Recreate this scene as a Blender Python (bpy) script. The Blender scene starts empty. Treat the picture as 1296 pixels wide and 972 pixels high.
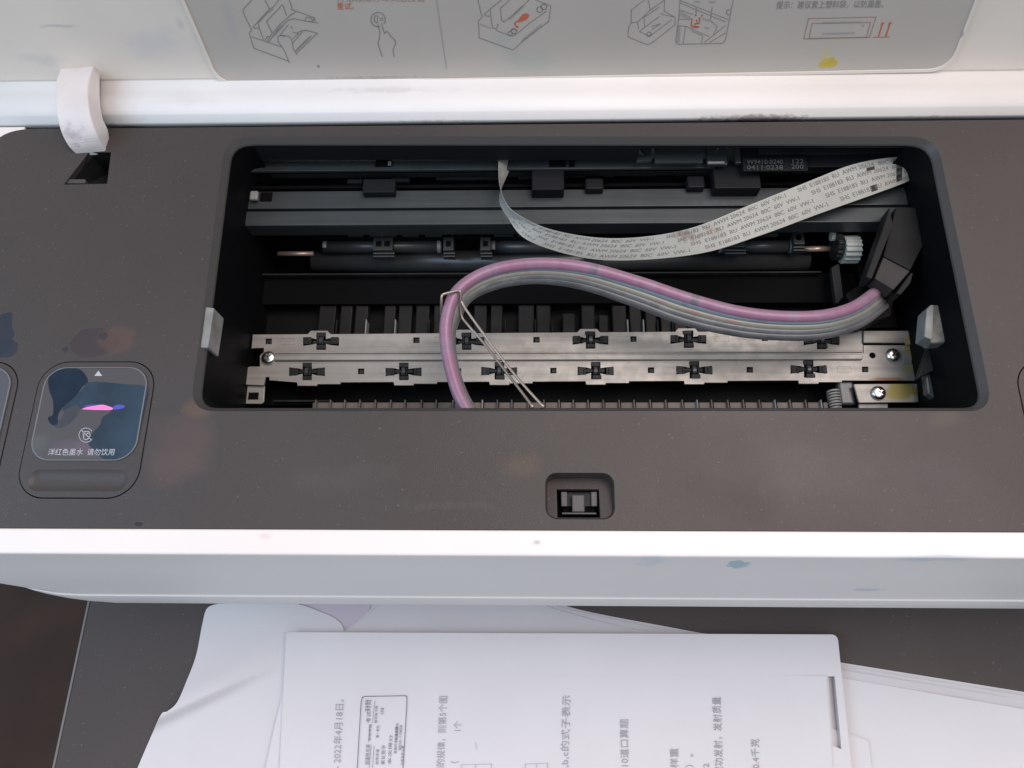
import bpy, math, random
from mathutils import Vector, Matrix, noise
from mathutils.geometry import tessellate_polygon
SC = bpy.context.scene
COL = SC.collection
RX = random.Random(7)

# ------------------------------------------------------------------ camera
FPX, CX, CY, CAMH = 973.0, 648.0, 486.0, 265.0          # millimetres: deck top is z = 0
R = Matrix(((0.99967973, -0.000906049, -0.02529066),
            (0.007223329, -0.94756948, 0.319468158),
            (-0.024254112, -0.319548525, -0.947259457)))
cam_d = bpy.data.cameras.new('camera'); cam_d.sensor_width = 36.0
cam_d.lens = 36.0 * FPX / 1296.0; cam_d.clip_start = 0.01; cam_d.clip_end = 50
cam = bpy.data.objects.new('camera', cam_d); COL.objects.link(cam)
cam.matrix_world = Matrix(((R[0][0], -R[0][1], -R[0][2], 0),
                           (R[1][0], -R[1][1], -R[1][2], 0),
                           (R[2][0], -R[2][1], -R[2][2], CAMH * .001), (0, 0, 0, 1)))
SC.camera = cam
SC.view_settings.view_transform = 'Standard'
SC.view_settings.look = 'None'
SC.view_settings.exposure = 0.11
SC.view_settings.gamma = 1.0
# ------------------------------------------------------------------ light
w = bpy.data.worlds.new('World'); SC.world = w; w.use_nodes = True
bg = w.node_tree.nodes['Background']
bg.inputs[0].default_value = (0.77, 0.88, 1.0, 1); bg.inputs[1].default_value = 0.55

def area(name, loc, target, sx, sy, power, col):
    l = bpy.data.lights.new(name, 'AREA'); l.shape = 'RECTANGLE'; l.size = sx; l.size_y = sy
    l.energy = power; l.color = col
    o = bpy.data.objects.new(name, l); COL.objects.link(o); o.location = loc
    o.rotation_euler = (Vector(target) - Vector(loc)).to_track_quat('-Z', 'Y').to_euler()
    return o
area('ceiling_lamp', (0.38, 0.28, 1.12), (0, 0.12, 0), 0.9, 0.7, 12.2, (1.0, 0.87, 0.80))
area('window_light', (-1.25, -0.15, 1.0), (0, 0.1, 0), 0.9, 0.9, 10.0, (0.56, 0.76, 1.0))

# ------------------------------------------------------------------ projection helpers (mm)
def ray(px, py):
    return R @ Vector((px - CX, py - CY, FPX))
def U(px, py, z=0.0):
    d = ray(px, py); t = (z - CAMH) / d.z
    return (d.x * t, d.y * t)
def U3(px, py, z=0.0):
    a = U(px, py, z); return (a[0], a[1], z)
LID0 = Vector((0, 222.5, 4.0)); LA = math.radians(12)
LN = Vector((0, -math.cos(LA), math.sin(LA))); LU = Vector((0, math.sin(LA), math.cos(LA)))
def Wl(px, py, off=0.0):
    d = ray(px, py); C = Vector((0, 0, CAMH)); P0 = LID0 + LN * off
    t = (P0 - C).dot(LN) / d.dot(LN); return tuple(C + d * t)

# ------------------------------------------------------------------ materials
def mat(name, col, rough=0.5, metal=0.0, bump=0.0, bscale=600.0, var=0.0, vscale=40.0, stains=(), spec=0.5,
        coat=0.0, aniso=None, trans=0.0, rvar=0.0, speck=None, sss=0.0):
    m = bpy.data.materials.new(name); m.use_nodes = True
    nt = m.node_tree; N = nt.nodes; L = nt.links; b = N['Principled BSDF']
    b.inputs['Roughness'].default_value = rough; b.inputs['Metallic'].default_value = metal
    b.inputs['Specular IOR Level'].default_value = spec
    b.inputs['Coat Weight'].default_value = coat; b.inputs['Coat Roughness'].default_value = 0.08
    b.inputs['Transmission Weight'].default_value = trans
    if sss:
        b.inputs['Subsurface Weight'].default_value = sss
        b.inputs['Subsurface Radius'].default_value = (.002, .002, .002)
    geo = N.new('ShaderNodeNewGeometry'); pos = geo.outputs['Position']
    def nz(scale, detail=4, vec=None):
        n = N.new('ShaderNodeTexNoise'); n.inputs['Scale'].default_value = scale
        n.inputs['Detail'].default_value = detail; L.new(vec or pos, n.inputs['Vector']); return n
    def mix(f, a, bc, mode='MIX'):
        x = N.new('ShaderNodeMix'); x.data_type = 'RGBA'; x.blend_type = mode
        if isinstance(f, float): x.inputs[0].default_value = f
        else: L.new(f, x.inputs[0])
        for s, v in ((6, a), (7, bc)):
            if isinstance(v, tuple): x.inputs[s].default_value = (*v[:3], 1)
            else: L.new(v, x.inputs[s])
        return x.outputs[2]
    def mrange(v, a, c, d=0.0, e=1.0):
        x = N.new('ShaderNodeMapRange'); L.new(v, x.inputs[0])
        for i, q in zip((1, 2, 3, 4), (a, c, d, e)): x.inputs[i].default_value = q
        x.interpolation_type = 'SMOOTHSTEP'; return x.outputs[0]
    cur = tuple(col)
    if var:
        n = nz(vscale, 6)
        cur = mix(mrange(n.outputs[0], .3, .7), tuple(c * (1 - var) for c in col), tuple(min(1, c * (1 + var)) for c in col))
    if aniso:                       # streaks along x
        mp = N.new('ShaderNodeMapping'); mp.inputs['Scale'].default_value = (.04, 1, 1); L.new(pos, mp.inputs[0])
        n = nz(aniso, 5, mp.outputs[0])
        cur = mix(mrange(n.outputs[0], .3, .7, 0, .45), cur, tuple(c * .55 for c in col))
    if speck:
        n = nz(speck[0], 2); cur = mix(mrange(n.outputs[0], speck[1], speck[1] + .04, 0, speck[3]), cur, speck[2])
    for s in stains:
        c, r, sc, amt, soft, wob = s[:6]; nscale = s[6] if len(s) > 6 else 90.0
        sub = N.new('ShaderNodeVectorMath'); sub.operation = 'SUBTRACT'; L.new(pos, sub.inputs[0])
        sub.inputs[1].default_value = tuple(v * .001 for v in c)
        sc_ = N.new('ShaderNodeVectorMath'); sc_.operation = 'MULTIPLY'; L.new(sub.outputs[0], sc_.inputs[0])
        sc_.inputs[1].default_value = tuple(1000.0 / v for v in r)
        n = nz(nscale, 5)
        nn = N.new('ShaderNodeVectorMath'); nn.operation = 'MULTIPLY_ADD'
        L.new(n.outputs[1], nn.inputs[0]); nn.inputs[1].default_value = (wob * 2,) * 3; L.new(sc_.outputs[0], nn.inputs[2])
        n2 = N.new('ShaderNodeVectorMath'); n2.operation = 'ADD'; L.new(nn.outputs[0], n2.inputs[0]); n2.inputs[1].default_value = (-wob,) * 3
        ln = N.new('ShaderNodeVectorMath'); ln.operation = 'LENGTH'; L.new(n2.outputs[0], ln.inputs[0])
        cur = mix(mrange(ln.outputs['Value'], 1.0, 1.0 - soft, 0, amt), cur, tuple(sc))
    if isinstance(cur, tuple): b.inputs['Base Color'].default_value = (*cur[:3], 1)
    else: L.new(cur, b.inputs['Base Color'])
    if rvar:
        n = nz(vscale * 1.7, 6); L.new(mrange(n.outputs[0], .3, .7, max(0, rough - rvar), rough + rvar), b.inputs['Roughness'])
    if bump:
        n = nz(bscale, 3); bp = N.new('ShaderNodeBump'); bp.inputs['Strength'].default_value = bump
        bp.inputs['Distance'].default_value = .0004; L.new(n.outputs[0], bp.inputs['Height']); L.new(bp.outputs[0], b.inputs['Normal'])
    return m

def st(px, py, rx, ry, colr, amt=.6, soft=.4, wob=.4, z=0.0, ns=90.0):
    """a soil mark on a level surface, radii given in mm"""
    x, y = U(px, py, z); return ((x, y, z), (rx, ry, 400), colr, amt, soft, wob, ns)
def sl(px, py, rx, rz, colr, amt=.6, soft=.4, wob=.4, ns=90.0):
    x, y, z = Wl(px, py); return ((x, y, z), (rx, 400, rz), colr, amt, soft, wob, ns)

M = {}
M['deck'] = mat('deck_plastic', (.050, .0405, .038), .47, spec=.36, bump=.25, bscale=2600, var=.10, vscale=9, rvar=.05, speck=(900, .70, (.2, .2, .19), .25), stains=[
    st(118, 433, 9.5, 6.2, (.038, .025, .03), .8, .07, .28, 0, 130), st(148, 432, 9, 6, (.10, .058, .04), .5, .35, .6, 0, 120),
    st(130, 425, 2, 2, (.02, .02, .03), .7, .3, .3), st(82, 442, 1.3, 1.3, (.02, .02, .03), .8, .3, .2),
    st(0, 425, 5, 9, (.014, .02, .034), .9, .08, .6, 0, 140), st(5, 440, 6, 4, (.014, .02, .034), .85, .08, .6, 0, 140),
    st(232, 560, 16, 17, (.115, .07, .06), .4, .7, .5, ns=60), st(218, 590, 14, 9, (.115, .07, .06), .35, .6, .5, ns=60),
    st(250, 515, 7, 5, (.14, .085, .05), .5, .7, .4), st(660, 590, 9, 7, (.11, .075, .045), .4, .8, .6),
    st(1010, 590, 40, 14, (.075, .06, .058), .5, .8, .6), st(1180, 600, 20, 12, (.07, .055, .055), .5, .9, .7),
    st(120, 540, 60, 60, (.05, .052, .06), .25, .9, .8, ns=30), st(420, 600, 30, 8, (.075, .07, .065), .35, .9, 1.0, ns=60), st(560, 640, 22, 3, (.08, .072, .066), .35, .9, 1.2, ns=120), st(175, 663, 1.6, .9, (.015, .012, .012), .9, .3, .5), st(1200, 530, 9, 5, (.11, .08, .06), .35, .8, .6)])
M['deck_side'] = mat('bevel_plastic', (.054, .050, .050), .45, bump=.15, bscale=2600)
M['inner'] = mat('well_plastic', (.010, .011, .013), .5, spec=.14)
M['black'] = mat('black_plastic', (.0045, .0047, .0055), .5, spec=.10, var=.2, vscale=60)
M['black2'] = mat('charcoal_plastic', (.020, .0205, .0215), .42, spec=.14, var=.25, vscale=70, speck=(1500, .68, (.12, .12, .11), .5))
M['rib'] = mat('rib_plastic', (.014, .0135, .0135), .45, spec=.14, var=.3, vscale=60)
M['bracket'] = mat('bracket_plastic', (.040, .042, .044), .4)
M['clampdark'] = mat('clamp_plastic', (.013, .013, .0135), .6, spec=.2, var=.2, vscale=80)
M['clampface'] = mat('clamp_face_plastic', (.034, .029, .028), .6, spec=.3, var=.2, vscale=80)
M['leverplastic'] = mat('dirty_lever_plastic', (.18, .175, .155), .6, var=.4, vscale=160)
M['ribfront'] = mat('front_rib_plastic', (.12, .10, .09), .5, spec=.3, var=.2, vscale=60)
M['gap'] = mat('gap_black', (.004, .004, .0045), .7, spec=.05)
dirt = (.16, .10, .12)
M['white'] = mat('white_casing_plastic', (.77, .715, .69), .45, bump=.05, bscale=900, var=.012, vscale=25, stains=[
    st(680, 686, 2.2, 1.2, (.45, .42, .38), .8, .8, .6), st(335, 678, 3, 1.5, (.74, .5, .54), .5, .8, .6), st(930, 690, 14, 3, (.86, .72, .70), .5, .9, .6),
    st(930, 716, 4.8, 1.2, (.12, .36, .44), .6, .4, .9, -12, 260), st(825, 712, 9, 2.0, (.50, .58, .66), .4, .7, 1.0, -12, 200),
    st(1080, 749, 8, .6, (.45, .46, .52), .6, .6, .8, -45, 240), st(1160, 709, 22, 1.6, (.45, .50, .56), .6, .8, .6, -10)])
M['strip'] = mat('hinge_rim_plastic', (.83, .78, .755), .5, bump=.06, bscale=900, var=.02, vscale=25, stains=[
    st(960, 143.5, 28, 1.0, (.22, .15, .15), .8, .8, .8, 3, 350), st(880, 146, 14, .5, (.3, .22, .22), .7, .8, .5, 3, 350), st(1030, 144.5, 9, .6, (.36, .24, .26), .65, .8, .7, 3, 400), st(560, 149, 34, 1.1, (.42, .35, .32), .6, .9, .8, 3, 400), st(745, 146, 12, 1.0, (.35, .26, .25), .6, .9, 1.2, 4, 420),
    st(490, 114, 32, 3, (.62, .57, .56), .5, .9, .9, 4, 200), st(240, 128, 14, 6, (.74, .66, .66), .5, .9, .8, 4), st(1190, 141, 20, 1.1,  (.5, .44, .42), .6, .9, 1.2, 4, 400)])
M['lid'] = mat('lid_plastic', (.73, .66, .585), .42, bump=.05, bscale=700, var=.03, vscale=30, stains=[
    sl(75, 33, 9, 1.0, (.42, .41, .42), .55, .8, .9, 200), sl(228, 30, 2.5, 5, (.45, .44, .44), .5, .9, .7), sl(200, 55, 22, 10, (.60, .57, .58), .6, .9, .9),
    sl(50, 75, 12, 5, (.56, .53, .52), .5, .9, .9), sl(1215, 42, 1.5, 2, (.3, .28, .27), .6, .5, .5)])
M['label'] = mat('label_film', (.475, .43, .385), .36, bump=.03, bscale=500, var=.02, vscale=30, stains=[
    sl(1050, 80, 4.8, 2.6, (.50, .37, .03), .95, .35, 1.0, 230), sl(1044, 68, 3.2, 5, (.52, .44, .16), .6, .9, .6), sl(668, 74, 13, 7, (.36, .41, .36), .6, .9, .8, 90),
    sl(640, 50, 9, 6, (.38, .42, .38), .5, .9, .7), sl(403, 83, .9, .9, (.18, .17, .17), .8, .5, .3), sl(470, 97, 30, .7, (.30, .28, .26), .7, .8, 1.0, 500),
    sl(290, 20, 3, 16, (.40, .39, .38), .5, .8, .6)])
M['arm'] = mat('hinge_arm_plastic', (.66, .61, .60), .4, bump=.12, bscale=500, var=.05, vscale=60, stains=[
    ((-185, 190, 8), (6, 9, 6), (.40, .34, .35), .7, .8, 1.2, 300), ((-184, 205, 22), (5, 4, 3), (.45, .4, .4), .5, .8, 1.0, 300), ((-184, 221, 23), (7, 1.2, 3), (.35, .28, .29), .7, .7, .8, 300)])
M['ink'] = mat('print_grey', (.235, .22, .205), .6)
M['ink_soft'] = mat('print_pale_grey', (.33, .32, .31), .6)
M['orange'] = mat('print_orange', (.52, .13, .06), .6)
M['orange_soft'] = mat('print_brown', (.36, .22, .17), .6)
M['white_print'] = mat('white_print', (.42, .44, .48), .5)
M['steel'] = mat('plated_steel', (.315, .298, .278), .46, metal=.4, var=.06, vscale=120, aniso=500, speck=(1400, .69, (.09, .08, .07), .5), bump=.05, bscale=900, rvar=.06, stains=[
    st(1140, 495, 8, 5, (.25, .205, .05), .92, .45, .8, -45), st(1150, 466, 4, 4, (.32, .27, .08), .6, .6, .6, -45), st(600, 440, 60, 5, (.17, .155, .14), .5, .9, 1.2, -45, 120), st(900, 470, 50, 5, (.17, .155, .145), .45, .9, 1.2, -45, 150), st(1125, 480, 10, 1.4, (.18, .08, .03), .85, .6, .5, -45), st(1150, 440, 3, 6, (.38, .27, .12), .8, .5, .4, -45),
    st(322, 460, 4, 9, (.24, .18, .12), .6, .9, .9, -45, 300), st(400, 490, 12, 4, (.42, .33, .34), .5, .9, .8, -45), st(790, 468, 4, 3, (.30, .26, .24), .4, .8, 1.1, -45, 500),
    st(1090, 425, 10, 5, (.25, .26, .26), .6, .9, .5, -45)])
M['rail'] = mat('dark_rail_steel', (.052, .060, .064), .42, metal=.3, var=.12, vscale=60, aniso=500, stains=[
    st(385, 252, 16, 3, (.05, .055, .06), .7, .9, 1.1, -25, 250), st(920, 255, 14, 3, (.1, .1, .11), .4, .9, 1.0, -25, 250)])
M['screw'] = mat('screw_steel', (.75, .74, .72), .22, metal=1)
M['copper'] = mat('brass_shaft', (.58, .42, .34), .35, metal=.6)
M['greywhite'] = mat('worn_grey_nylon', (.42, .425, .385), .6, var=.15, vscale=120)
M['palegrey'] = mat('pale_grey_plastic', (.22, .22, .215), .45, var=.2, vscale=120)
M['rubber'] = mat('roller_rubber', (.040, .042, .044), .33)
M['ffc'] = mat('flat_cable_film', (.36, .355, .32), .35, var=.04, vscale=80, stains=[
    (U3(868, 297, -12), (7, 2.6, 20), (.22, .15, .12), .75, .7, 1.2, 500), (U3(905, 290, -12), (6, 2.4, 20), (.25, .17, .13), .6, .8, 1.2, 500)])
M['ffcprint'] = mat('cable_print', (.15, .14, .14), .6)
M['blacktape'] = mat('black_mark', (.012, .012, .012), .6)
M['wire'] = mat('bent_wire_steel', (.40, .33, .275), .38, metal=.7)
M['paper'] = mat('paper', (.665, .63, .64), .75, bump=.08, bscale=1500, var=.015, vscale=30)
M['paper2'] = mat('paper_back', (.605, .57, .58), .8, bump=.08, bscale=1500, var=.02, vscale=20)
M['paper_pink'] = mat('mauve_paper', (.55, .48, .54), .8, bump=.05, bscale=1500)
M['paperink'] = mat('faded_toner', (.32, .315, .34), .7)
M['paperink2'] = mat('faint_toner', (.46, .455, .50), .7)
M['stampink'] = mat('dark_toner', (.16, .16, .18), .7)
M['board'] = mat('charcoal_board', (.068, .053, .049), .6, spec=.35, bump=.35, bscale=1600, var=.06, vscale=18, speck=(700, .70, (.25, .24, .22), .4))
M['board_edge'] = mat('board_edging', (.16, .15, .145), .5)
M['table'] = mat('dark_brown_table', (.044, .023, .015), .5, spec=.12, var=.25, vscale=14, bump=.1, bscale=800)
M['capwin'] = mat('glossy_cap_window', (.075, .071, .076), .16, spec=.4, stains=[
    st(48, 562, 6, 5, (.10, .105, .095), .6, .8, .6), st(100, 568, 12, 5, (.16, .11, .15), .5, .9, .6)])
M['navyink'] = mat('navy_ink_film', (.008, .018, .036), .2, spec=.35, var=.3, vscale=60)
M['blueink'] = mat('blue_ink_film', (.024, .042, .066), .25, spec=.35, var=.25, vscale=60)
M['greyink'] = mat('thin_grey_ink_film', (.05, .054, .064), .22, spec=.35, var=.15, vscale=60)
M['capwin2'] = mat('glossy_cap_window_left', (.08, .085, .10), .16, spec=.4)
M['magenta'] = mat('painted_pink_reflection', (.85, .22, .55), .15, coat=.4)  # pink of the lamp's reflection, put in as a base colour
M['violet'] = mat('painted_violet_reflection', (.07, .08, .42), .2, coat=.4)  # bluish fringe of the same lamp reflection, painted likewise
M['frosted'] = mat('frosted_edge', (.14, .145, .155), .3)
M['smoke'] = mat('smoky_plastic', (.07, .075, .08), .25, var=.3, vscale=150)

# ------------------------------------------------------------------ mesh builder (all input in mm, world)
ORG = {}
class MB:
    def __init__(s): s.v = []; s.f = []; s.sm = []; s.uv = None
    def add(s, vs, fs, smooth=False):
        o = len(s.v); s.v += [tuple(p) for p in vs]
        for f in fs: s.f.append(tuple(i + o for i in f)); s.sm.append(smooth)
        return s
    def box(s, x0, x1, y0, y1, z0, z1):
        x0, x1 = sorted((x0, x1)); y0, y1 = sorted((y0, y1)); z0, z1 = sorted((z0, z1))
        v = [(x, y, z) for z in (z0, z1) for y in (y0, y1) for x in (x0, x1)]
        return s.add(v, [(0, 2, 3, 1), (4, 5, 7, 6), (0, 1, 5, 4), (2, 6, 7, 3), (0, 4, 6, 2), (1, 3, 7, 5)])
    def pbox(s, px0, py0, px1, py1, zt, th, zoff=0):
        ym = (py0 + py1) / 2
        a = U(px0, ym, zt); b = U(px1, ym, zt); xm = (px0 + px1) / 2
        c = U(xm, py0, zt); d = U(xm, py1, zt)
        return s.box(a[0], b[0], c[1], d[1], zt - th, zt)
    def prism(s, poly, z0, z1, holes=(), bottom=True):
        """poly: list of xy (or callable plane points); walls + top (+ bottom)"""
        loops = [poly] + list(holes); pts = [p for l in loops for p in l]; n = len(pts)
        tri = tessellate_polygon([[Vector((p[0], p[1], 0)) for p in l] for l in loops])
        vs = [(p[0], p[1], z1) for p in pts] + [(p[0], p[1], z0) for p in pts]; fs = []
        for t in tri:
            a, b, c = (Vector((pts[i][0], pts[i][1])) for i in t)
            if (b - a).cross(c - a) < 0: t = (t[0], t[2], t[1])
            fs.append(tuple(t))
            if bottom: fs.append((t[2] + n, t[1] + n, t[0] + n))
        o = 0
        for k, l in enumerate(loops):
            ar = sum(l[i][0] * l[(i + 1) % len(l)][1] - l[(i + 1) % len(l)][0] * l[i][1] for i in range(len(l)))
            ccw = ar > 0
            if k: ccw = not ccw
            for i in range(len(l)):
                a = o + i; b = o + (i + 1) % len(l)
                fs.append((a, a + n, b + n, b) if ccw else (b, b + n, a + n, a))
            o += len(l)
        return s.add(vs, fs)
    def pprism(s, pix, zt, th):
        return s.prism([U(x, y, zt) for x, y in pix], zt - th, zt)
    def loft(s, loops, closed=True, cap0=False, cap1=False, smooth=True):
        n = len(loops[0]); vs = [p for l in loops for p in l]; fs = []
        for i in range(len(loops) - 1):
            for j in range(n if closed else n - 1):
                a = i * n + j; b = i * n + (j + 1) % n
                fs.append((a, b, b + n, a + n))
        if cap0: fs.append(tuple(range(n))[::-1])
        if cap1: fs.append(tuple(range((len(loops) - 1) * n, len(loops) * n)))
        return s.add(vs, fs, smooth)
    def tube(s, path, r, seg=10, smooth=True, cap=True):
        P = [Vector(p) for p in path]; loops = []; up = Vector((0, 0, 1))
        for i, p in enumerate(P):
            t = (P[min(i + 1, len(P) - 1)] - P[max(i - 1, 0)]).normalized()
            a = t.cross(up)
            if a.length < 1e-3: a = t.cross(Vector((0, 1, 0)))
            a.normalize(); b = a.cross(t)
            rr = r[i] if isinstance(r, (list, tuple)) else r
            loops.append([tuple(p + (a * math.cos(q) + b * math.sin(q)) * rr) for q in (2 * math.pi * k / seg for k in range(seg))])
        return s.loft(loops, True, cap, cap, smooth)
    def build(s, name, m, parent=None, origin=None, bevel=0, label=None, solid=0):
        if origin is None:
            lo = [min(p[k] for p in s.v) for k in range(3)]; hi = [max(p[k] for p in s.v) for k in range(3)]
            origin = ((lo[0] + hi[0]) / 2, (lo[1] + hi[1]) / 2, lo[2])
        me = bpy.data.meshes.new(name)
        me.from_pydata([tuple((p[k] - origin[k]) * .001 for k in range(3)) for p in s.v], [], s.f)
        me.polygons.foreach_set('use_smooth', s.sm); me.update()
        if m: me.materials.append(M[m] if isinstance(m, str) else m)
        o = bpy.data.objects.new(name, me); link(o, parent, origin)
        if solid:
            q = o.modifiers.new('solid', 'SOLIDIFY'); q.thickness = solid * .001; q.offset = -1
        if bevel:
            q = o.modifiers.new('bevel', 'BEVEL'); q.width = bevel * .001; q.segments = 2; q.limit_method = 'ANGLE'; q.angle_limit = math.radians(40)
            q.harden_normals = False
        if label: o['label'] = label
        return o
def link(o, parent, origin):
    COL.objects.link(o); ORG[o.name] = Vector(origin)
    if parent: o.parent = parent; o.location = (Vector(origin) - ORG[parent.name]) * .001
    else: o.location = Vector(origin) * .001
def thing(name, origin, label, cat, group=None):
    o = bpy.data.objects.new(name, None); o.empty_display_size = .01; link(o, None, origin); return tag(o, label, cat, group)
def tag(o, label, cat, group=None):
    o['label'] = label; o['category'] = cat
    if group: o['group'] = group
    return o
def rrect(x0, x1, y0, y1, r, n=8):
    out = []
    for cx, cy, a in ((x1 - r, y1 - r, 0), (x0 + r, y1 - r, 90), (x0 + r, y0 + r, 180), (x1 - r, y0 + r, 270)):
        for k in range(n + 1):
            q = math.radians(a + 90 * k / n); out.append((cx + r * math.cos(q), cy + r * math.sin(q)))
    return out
def rquad(pts, r, n=7):
    """rounded polygon from corner list (any orientation)"""
    out = []; N = len(pts)
    for i in range(N):
        p = Vector(pts[i]); a = (Vector(pts[i - 1]) - p); b = (Vector(pts[(i + 1) % N]) - p)
        rr = r[i] if isinstance(r, (list, tuple)) else r
        A = p + a.normalized() * rr; B = p + b.normalized() * rr
        for k in range(n + 1):
            t = k / n; out.append(tuple(A * (1 - t) ** 2 + p * 2 * t * (1 - t) + B * t * t))
    return out
def inset(loop, d):
    """offset a ccw convex-ish loop inwards"""
    out = []; n = len(loop)
    for i in range(n):
        a = Vector(loop[i - 1]); b = Vector(loop[i]); c = Vector(loop[(i + 1) % n])
        t1 = (b - a); t2 = (c - b); t = (t1.normalized() + t2.normalized()).normalized() if t1.length > 1e-6 and t2.length > 1e-6 else (c - a).normalized()
        out.append((b.x - t.y * d, b.y + t.x * d))
    return out
def catmull(pts, k=8):
    P = [Vector(p) for p in pts]; out = []
    for i in range(len(P) - 1):
        p0 = P[max(i - 1, 0)]; p1 = P[i]; p2 = P[i + 1]; p3 = P[min(i + 2, len(P) - 1)]
        for j in range(k):
            t = j / k
            out.append(.5 * ((2 * p1) + (p2 - p0) * t + (2 * p0 - 5 * p1 + 4 * p2 - p3) * t * t + (3 * p1 - p0 - 3 * p2 + p3) * t ** 3))
    out.append(P[-1]); return out
def text2d(body, size=1.0, bold=0.0):
    c = bpy.data.curves.new('t', 'FONT'); c.body = body; c.size = 1; c.resolution_u = 2; c.offset = bold
    o = bpy.data.objects.new('t', c); COL.objects.link(o)
    me = bpy.data.meshes.new_from_object(o.evaluated_get(bpy.context.evaluated_depsgraph_get()))
    v = [(p.co.x * size, p.co.y * size) for p in me.vertices]; f = [tuple(p.vertices) for p in me.polygons]
    bpy.data.objects.remove(o); bpy.data.curves.remove(c); bpy.data.meshes.remove(me)
    return v, f
def textmap(body, fn, size=1.0, name='printed_text', m='ink', parent=None, bold=0.0, mb=None, fit=None):
    v, f = text2d(body, size, bold)
    if fit:
        xs = max(p[0] for p in v); v = [(p[0] * fit / xs, p[1]) for p in v]
    if mb is None:
        b = MB().add([fn(x, y) for x, y in v], f); return b.build(name, m, parent)
    mb.add([fn(x, y) for x, y in v], f)
def stroke(mb, pts, wd, fn):
    """flat pen stroke: pts already 2-D in pixels, wd in pixels, fn maps pixel -> 3-D"""
    P = [Vector(p) for p in pts]
    for a, b in zip(P[:-1], P[1:]):
        t = (b - a)
        if t.length < 1e-6: continue
        t.normalize(); n = Vector((-t.y, t.x)) * wd / 2; e = t * wd * .3
        mb.add([fn(*(a - e + n)), fn(*(b + e + n)), fn(*(b + e - n)), fn(*(a - e - n))], [(0, 1, 2, 3)])

# ================================================================== setting
def struct(o): o['kind'] = 'structure'; return o
struct(MB().box(-900, 900, -500, 900, -226, -220).build('table', 'table'))
board = thing('desk_board', (0, 0, -178), 'charcoal grey matt board with pale edge under the printer and papers', 'desk board')
a = U(114, 760, -160); b = U(69, 972, -160)
dx = (b[0] - a[0]) / (b[1] - a[1])
def ex(y): return a[0] + (y - a[1]) * dx
bl = [(ex(-420), -420), (620, -420), (620, 420), (ex(420), 420)]
MB().prism(bl, -178, -160).build('board_panel', 'board', board, bevel=.6)
MB().prism([(ex(-420) - 1.2, -420), (ex(-420), -420), (ex(420), 420), (ex(420) - 1.2, 420)], -178, -159.8).build('edge_strip', 'board_edge', board, bevel=.2)
MB().box(-230, 600, -300, 300, -220, -178.2).build('support_block', 'board', board)

# ================================================================== printer
PR = thing('printer', (0, 120, -160), 'white and charcoal ink tank printer with its lid raised and carriage well open', 'printer')
XL, XR, YF, YB = -252.0, 335.0, 28.0, 226.0
# -- front/side casing: stacked outlines
def outline(x0, x1, y0, y1, r): return rrect(x0, x1, y0, y1, r, 14)
def casing():
    mb = MB(); spec = [(-2.2, 8.6, 27), (-.4, 8.6, 27), (0, 8.2, 27), (0, 7.6, 27), (0, 1.2, 28), (0, .5, 28), (-.3, .1, 29), (-.8, -.1, 29), (-1.6, -.3, 30), (-6, -1.2, 35), (-16, -4.0, 46), (-30, -7.8, 62), (-42, -10.7, 84), (-43.6, -11.1, 86), (-43.75, -11.35, 86), (-43.9, -11.5, 86), (-44.6, -11.7, 86), (-50, -12.8, 90), (-58, -13.5, 96), (-70, -12, 96), (-100, -4, 90), (-156, 4, 80), (-159.8, 8, 78)]
    loops = [[(x, y, z) for x, y in outline(XL + o, XR - o, YF + o, YB + 14 - o, r)] for z, o, r in spec]
    mb.loft(loops[::-1], True, True, False, True); return mb
cas = casing().build('outer_casing', 'white', PR)
MB().box(XL + 15, XR - 15, YF + 14, YB - 2, -150, -96).build('base_chassis', 'inner', PR)
# -- deck
sy0 = U(648, 152.5, 0)[1]
DX0, DX1, DY0, DY1 = -226.0, 252.0, 36.8, sy0 - 1.7
op_out = rquad([U(285, 172), U(240, 520), U(1258, 520), U(1186, 172)], [11, 9, 9, 11], 10)   # ccw
op_out = [(x, y) for x, y in op_out]
dz = 3.0
op_in = inset(op_out, 1.9)
latch = rrect(U(690, 600)[0], U(777, 600)[0], U(700, 657)[1], U(700, 598)[1], 4.0)
armh = [U(112, 192), U(80, 233), U(135, 232), U(140, 192)]
capB = lambda x0, x1, y0, y1: rrect(x0, x1, y0, y1, 10.5, 10)
c1 = U(193, 500)[0]; c0 = U(44, 500)[0]; cy1 = U(120, 457)[1]; cy0 = U(100, 631)[1]
cw = c1 - c0
caps = [(c0 - cw - 7.2, c0 - 7.2), (c0, c1), (U(1291, 500)[0], U(1291, 500)[0] + cw)]
holes = [op_out, latch, armh] + [capB(x0, x1, cy0, cy1) for x0, x1 in caps]
MB().prism(rquad([(DX0, DY0), (DX1, DY0), (DX1, DY1), (DX0, DY1)], [8, 8, 16, 17], 10), -3.0, -.35, holes, bottom=False).build('deck_panel', 'deck', PR)
# rear dark rebate behind the deck
MB().prism(rquad([(DX0 - 3, DY1 - 1), (DX1 + 3, DY1 - 1), (DX1 + 3, DY1 + 3.0), (DX0 + 20, DY1 + 3.0)], [1, 1, 2, 2], 4), -5, -3.05).build('panel_rebate', 'inner', PR)
MB().box(-262, -212, 150, DY1 + 1.2, -2.9, -.6).build('casing_shoulder', 'white', PR)
# opening bevel + walls
n = len(op_out)
lo = [[(x, y, -.35) for x, y in op_out], [(x, y, -dz) for x, y in op_in], [(x, y, -dz - .8) for x, y in inset(op_in, .3)]]
MB().loft(lo, True, smooth=False).build('well_bevel', 'deck_side', PR)
lw = inset(op_in, .3)
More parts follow.
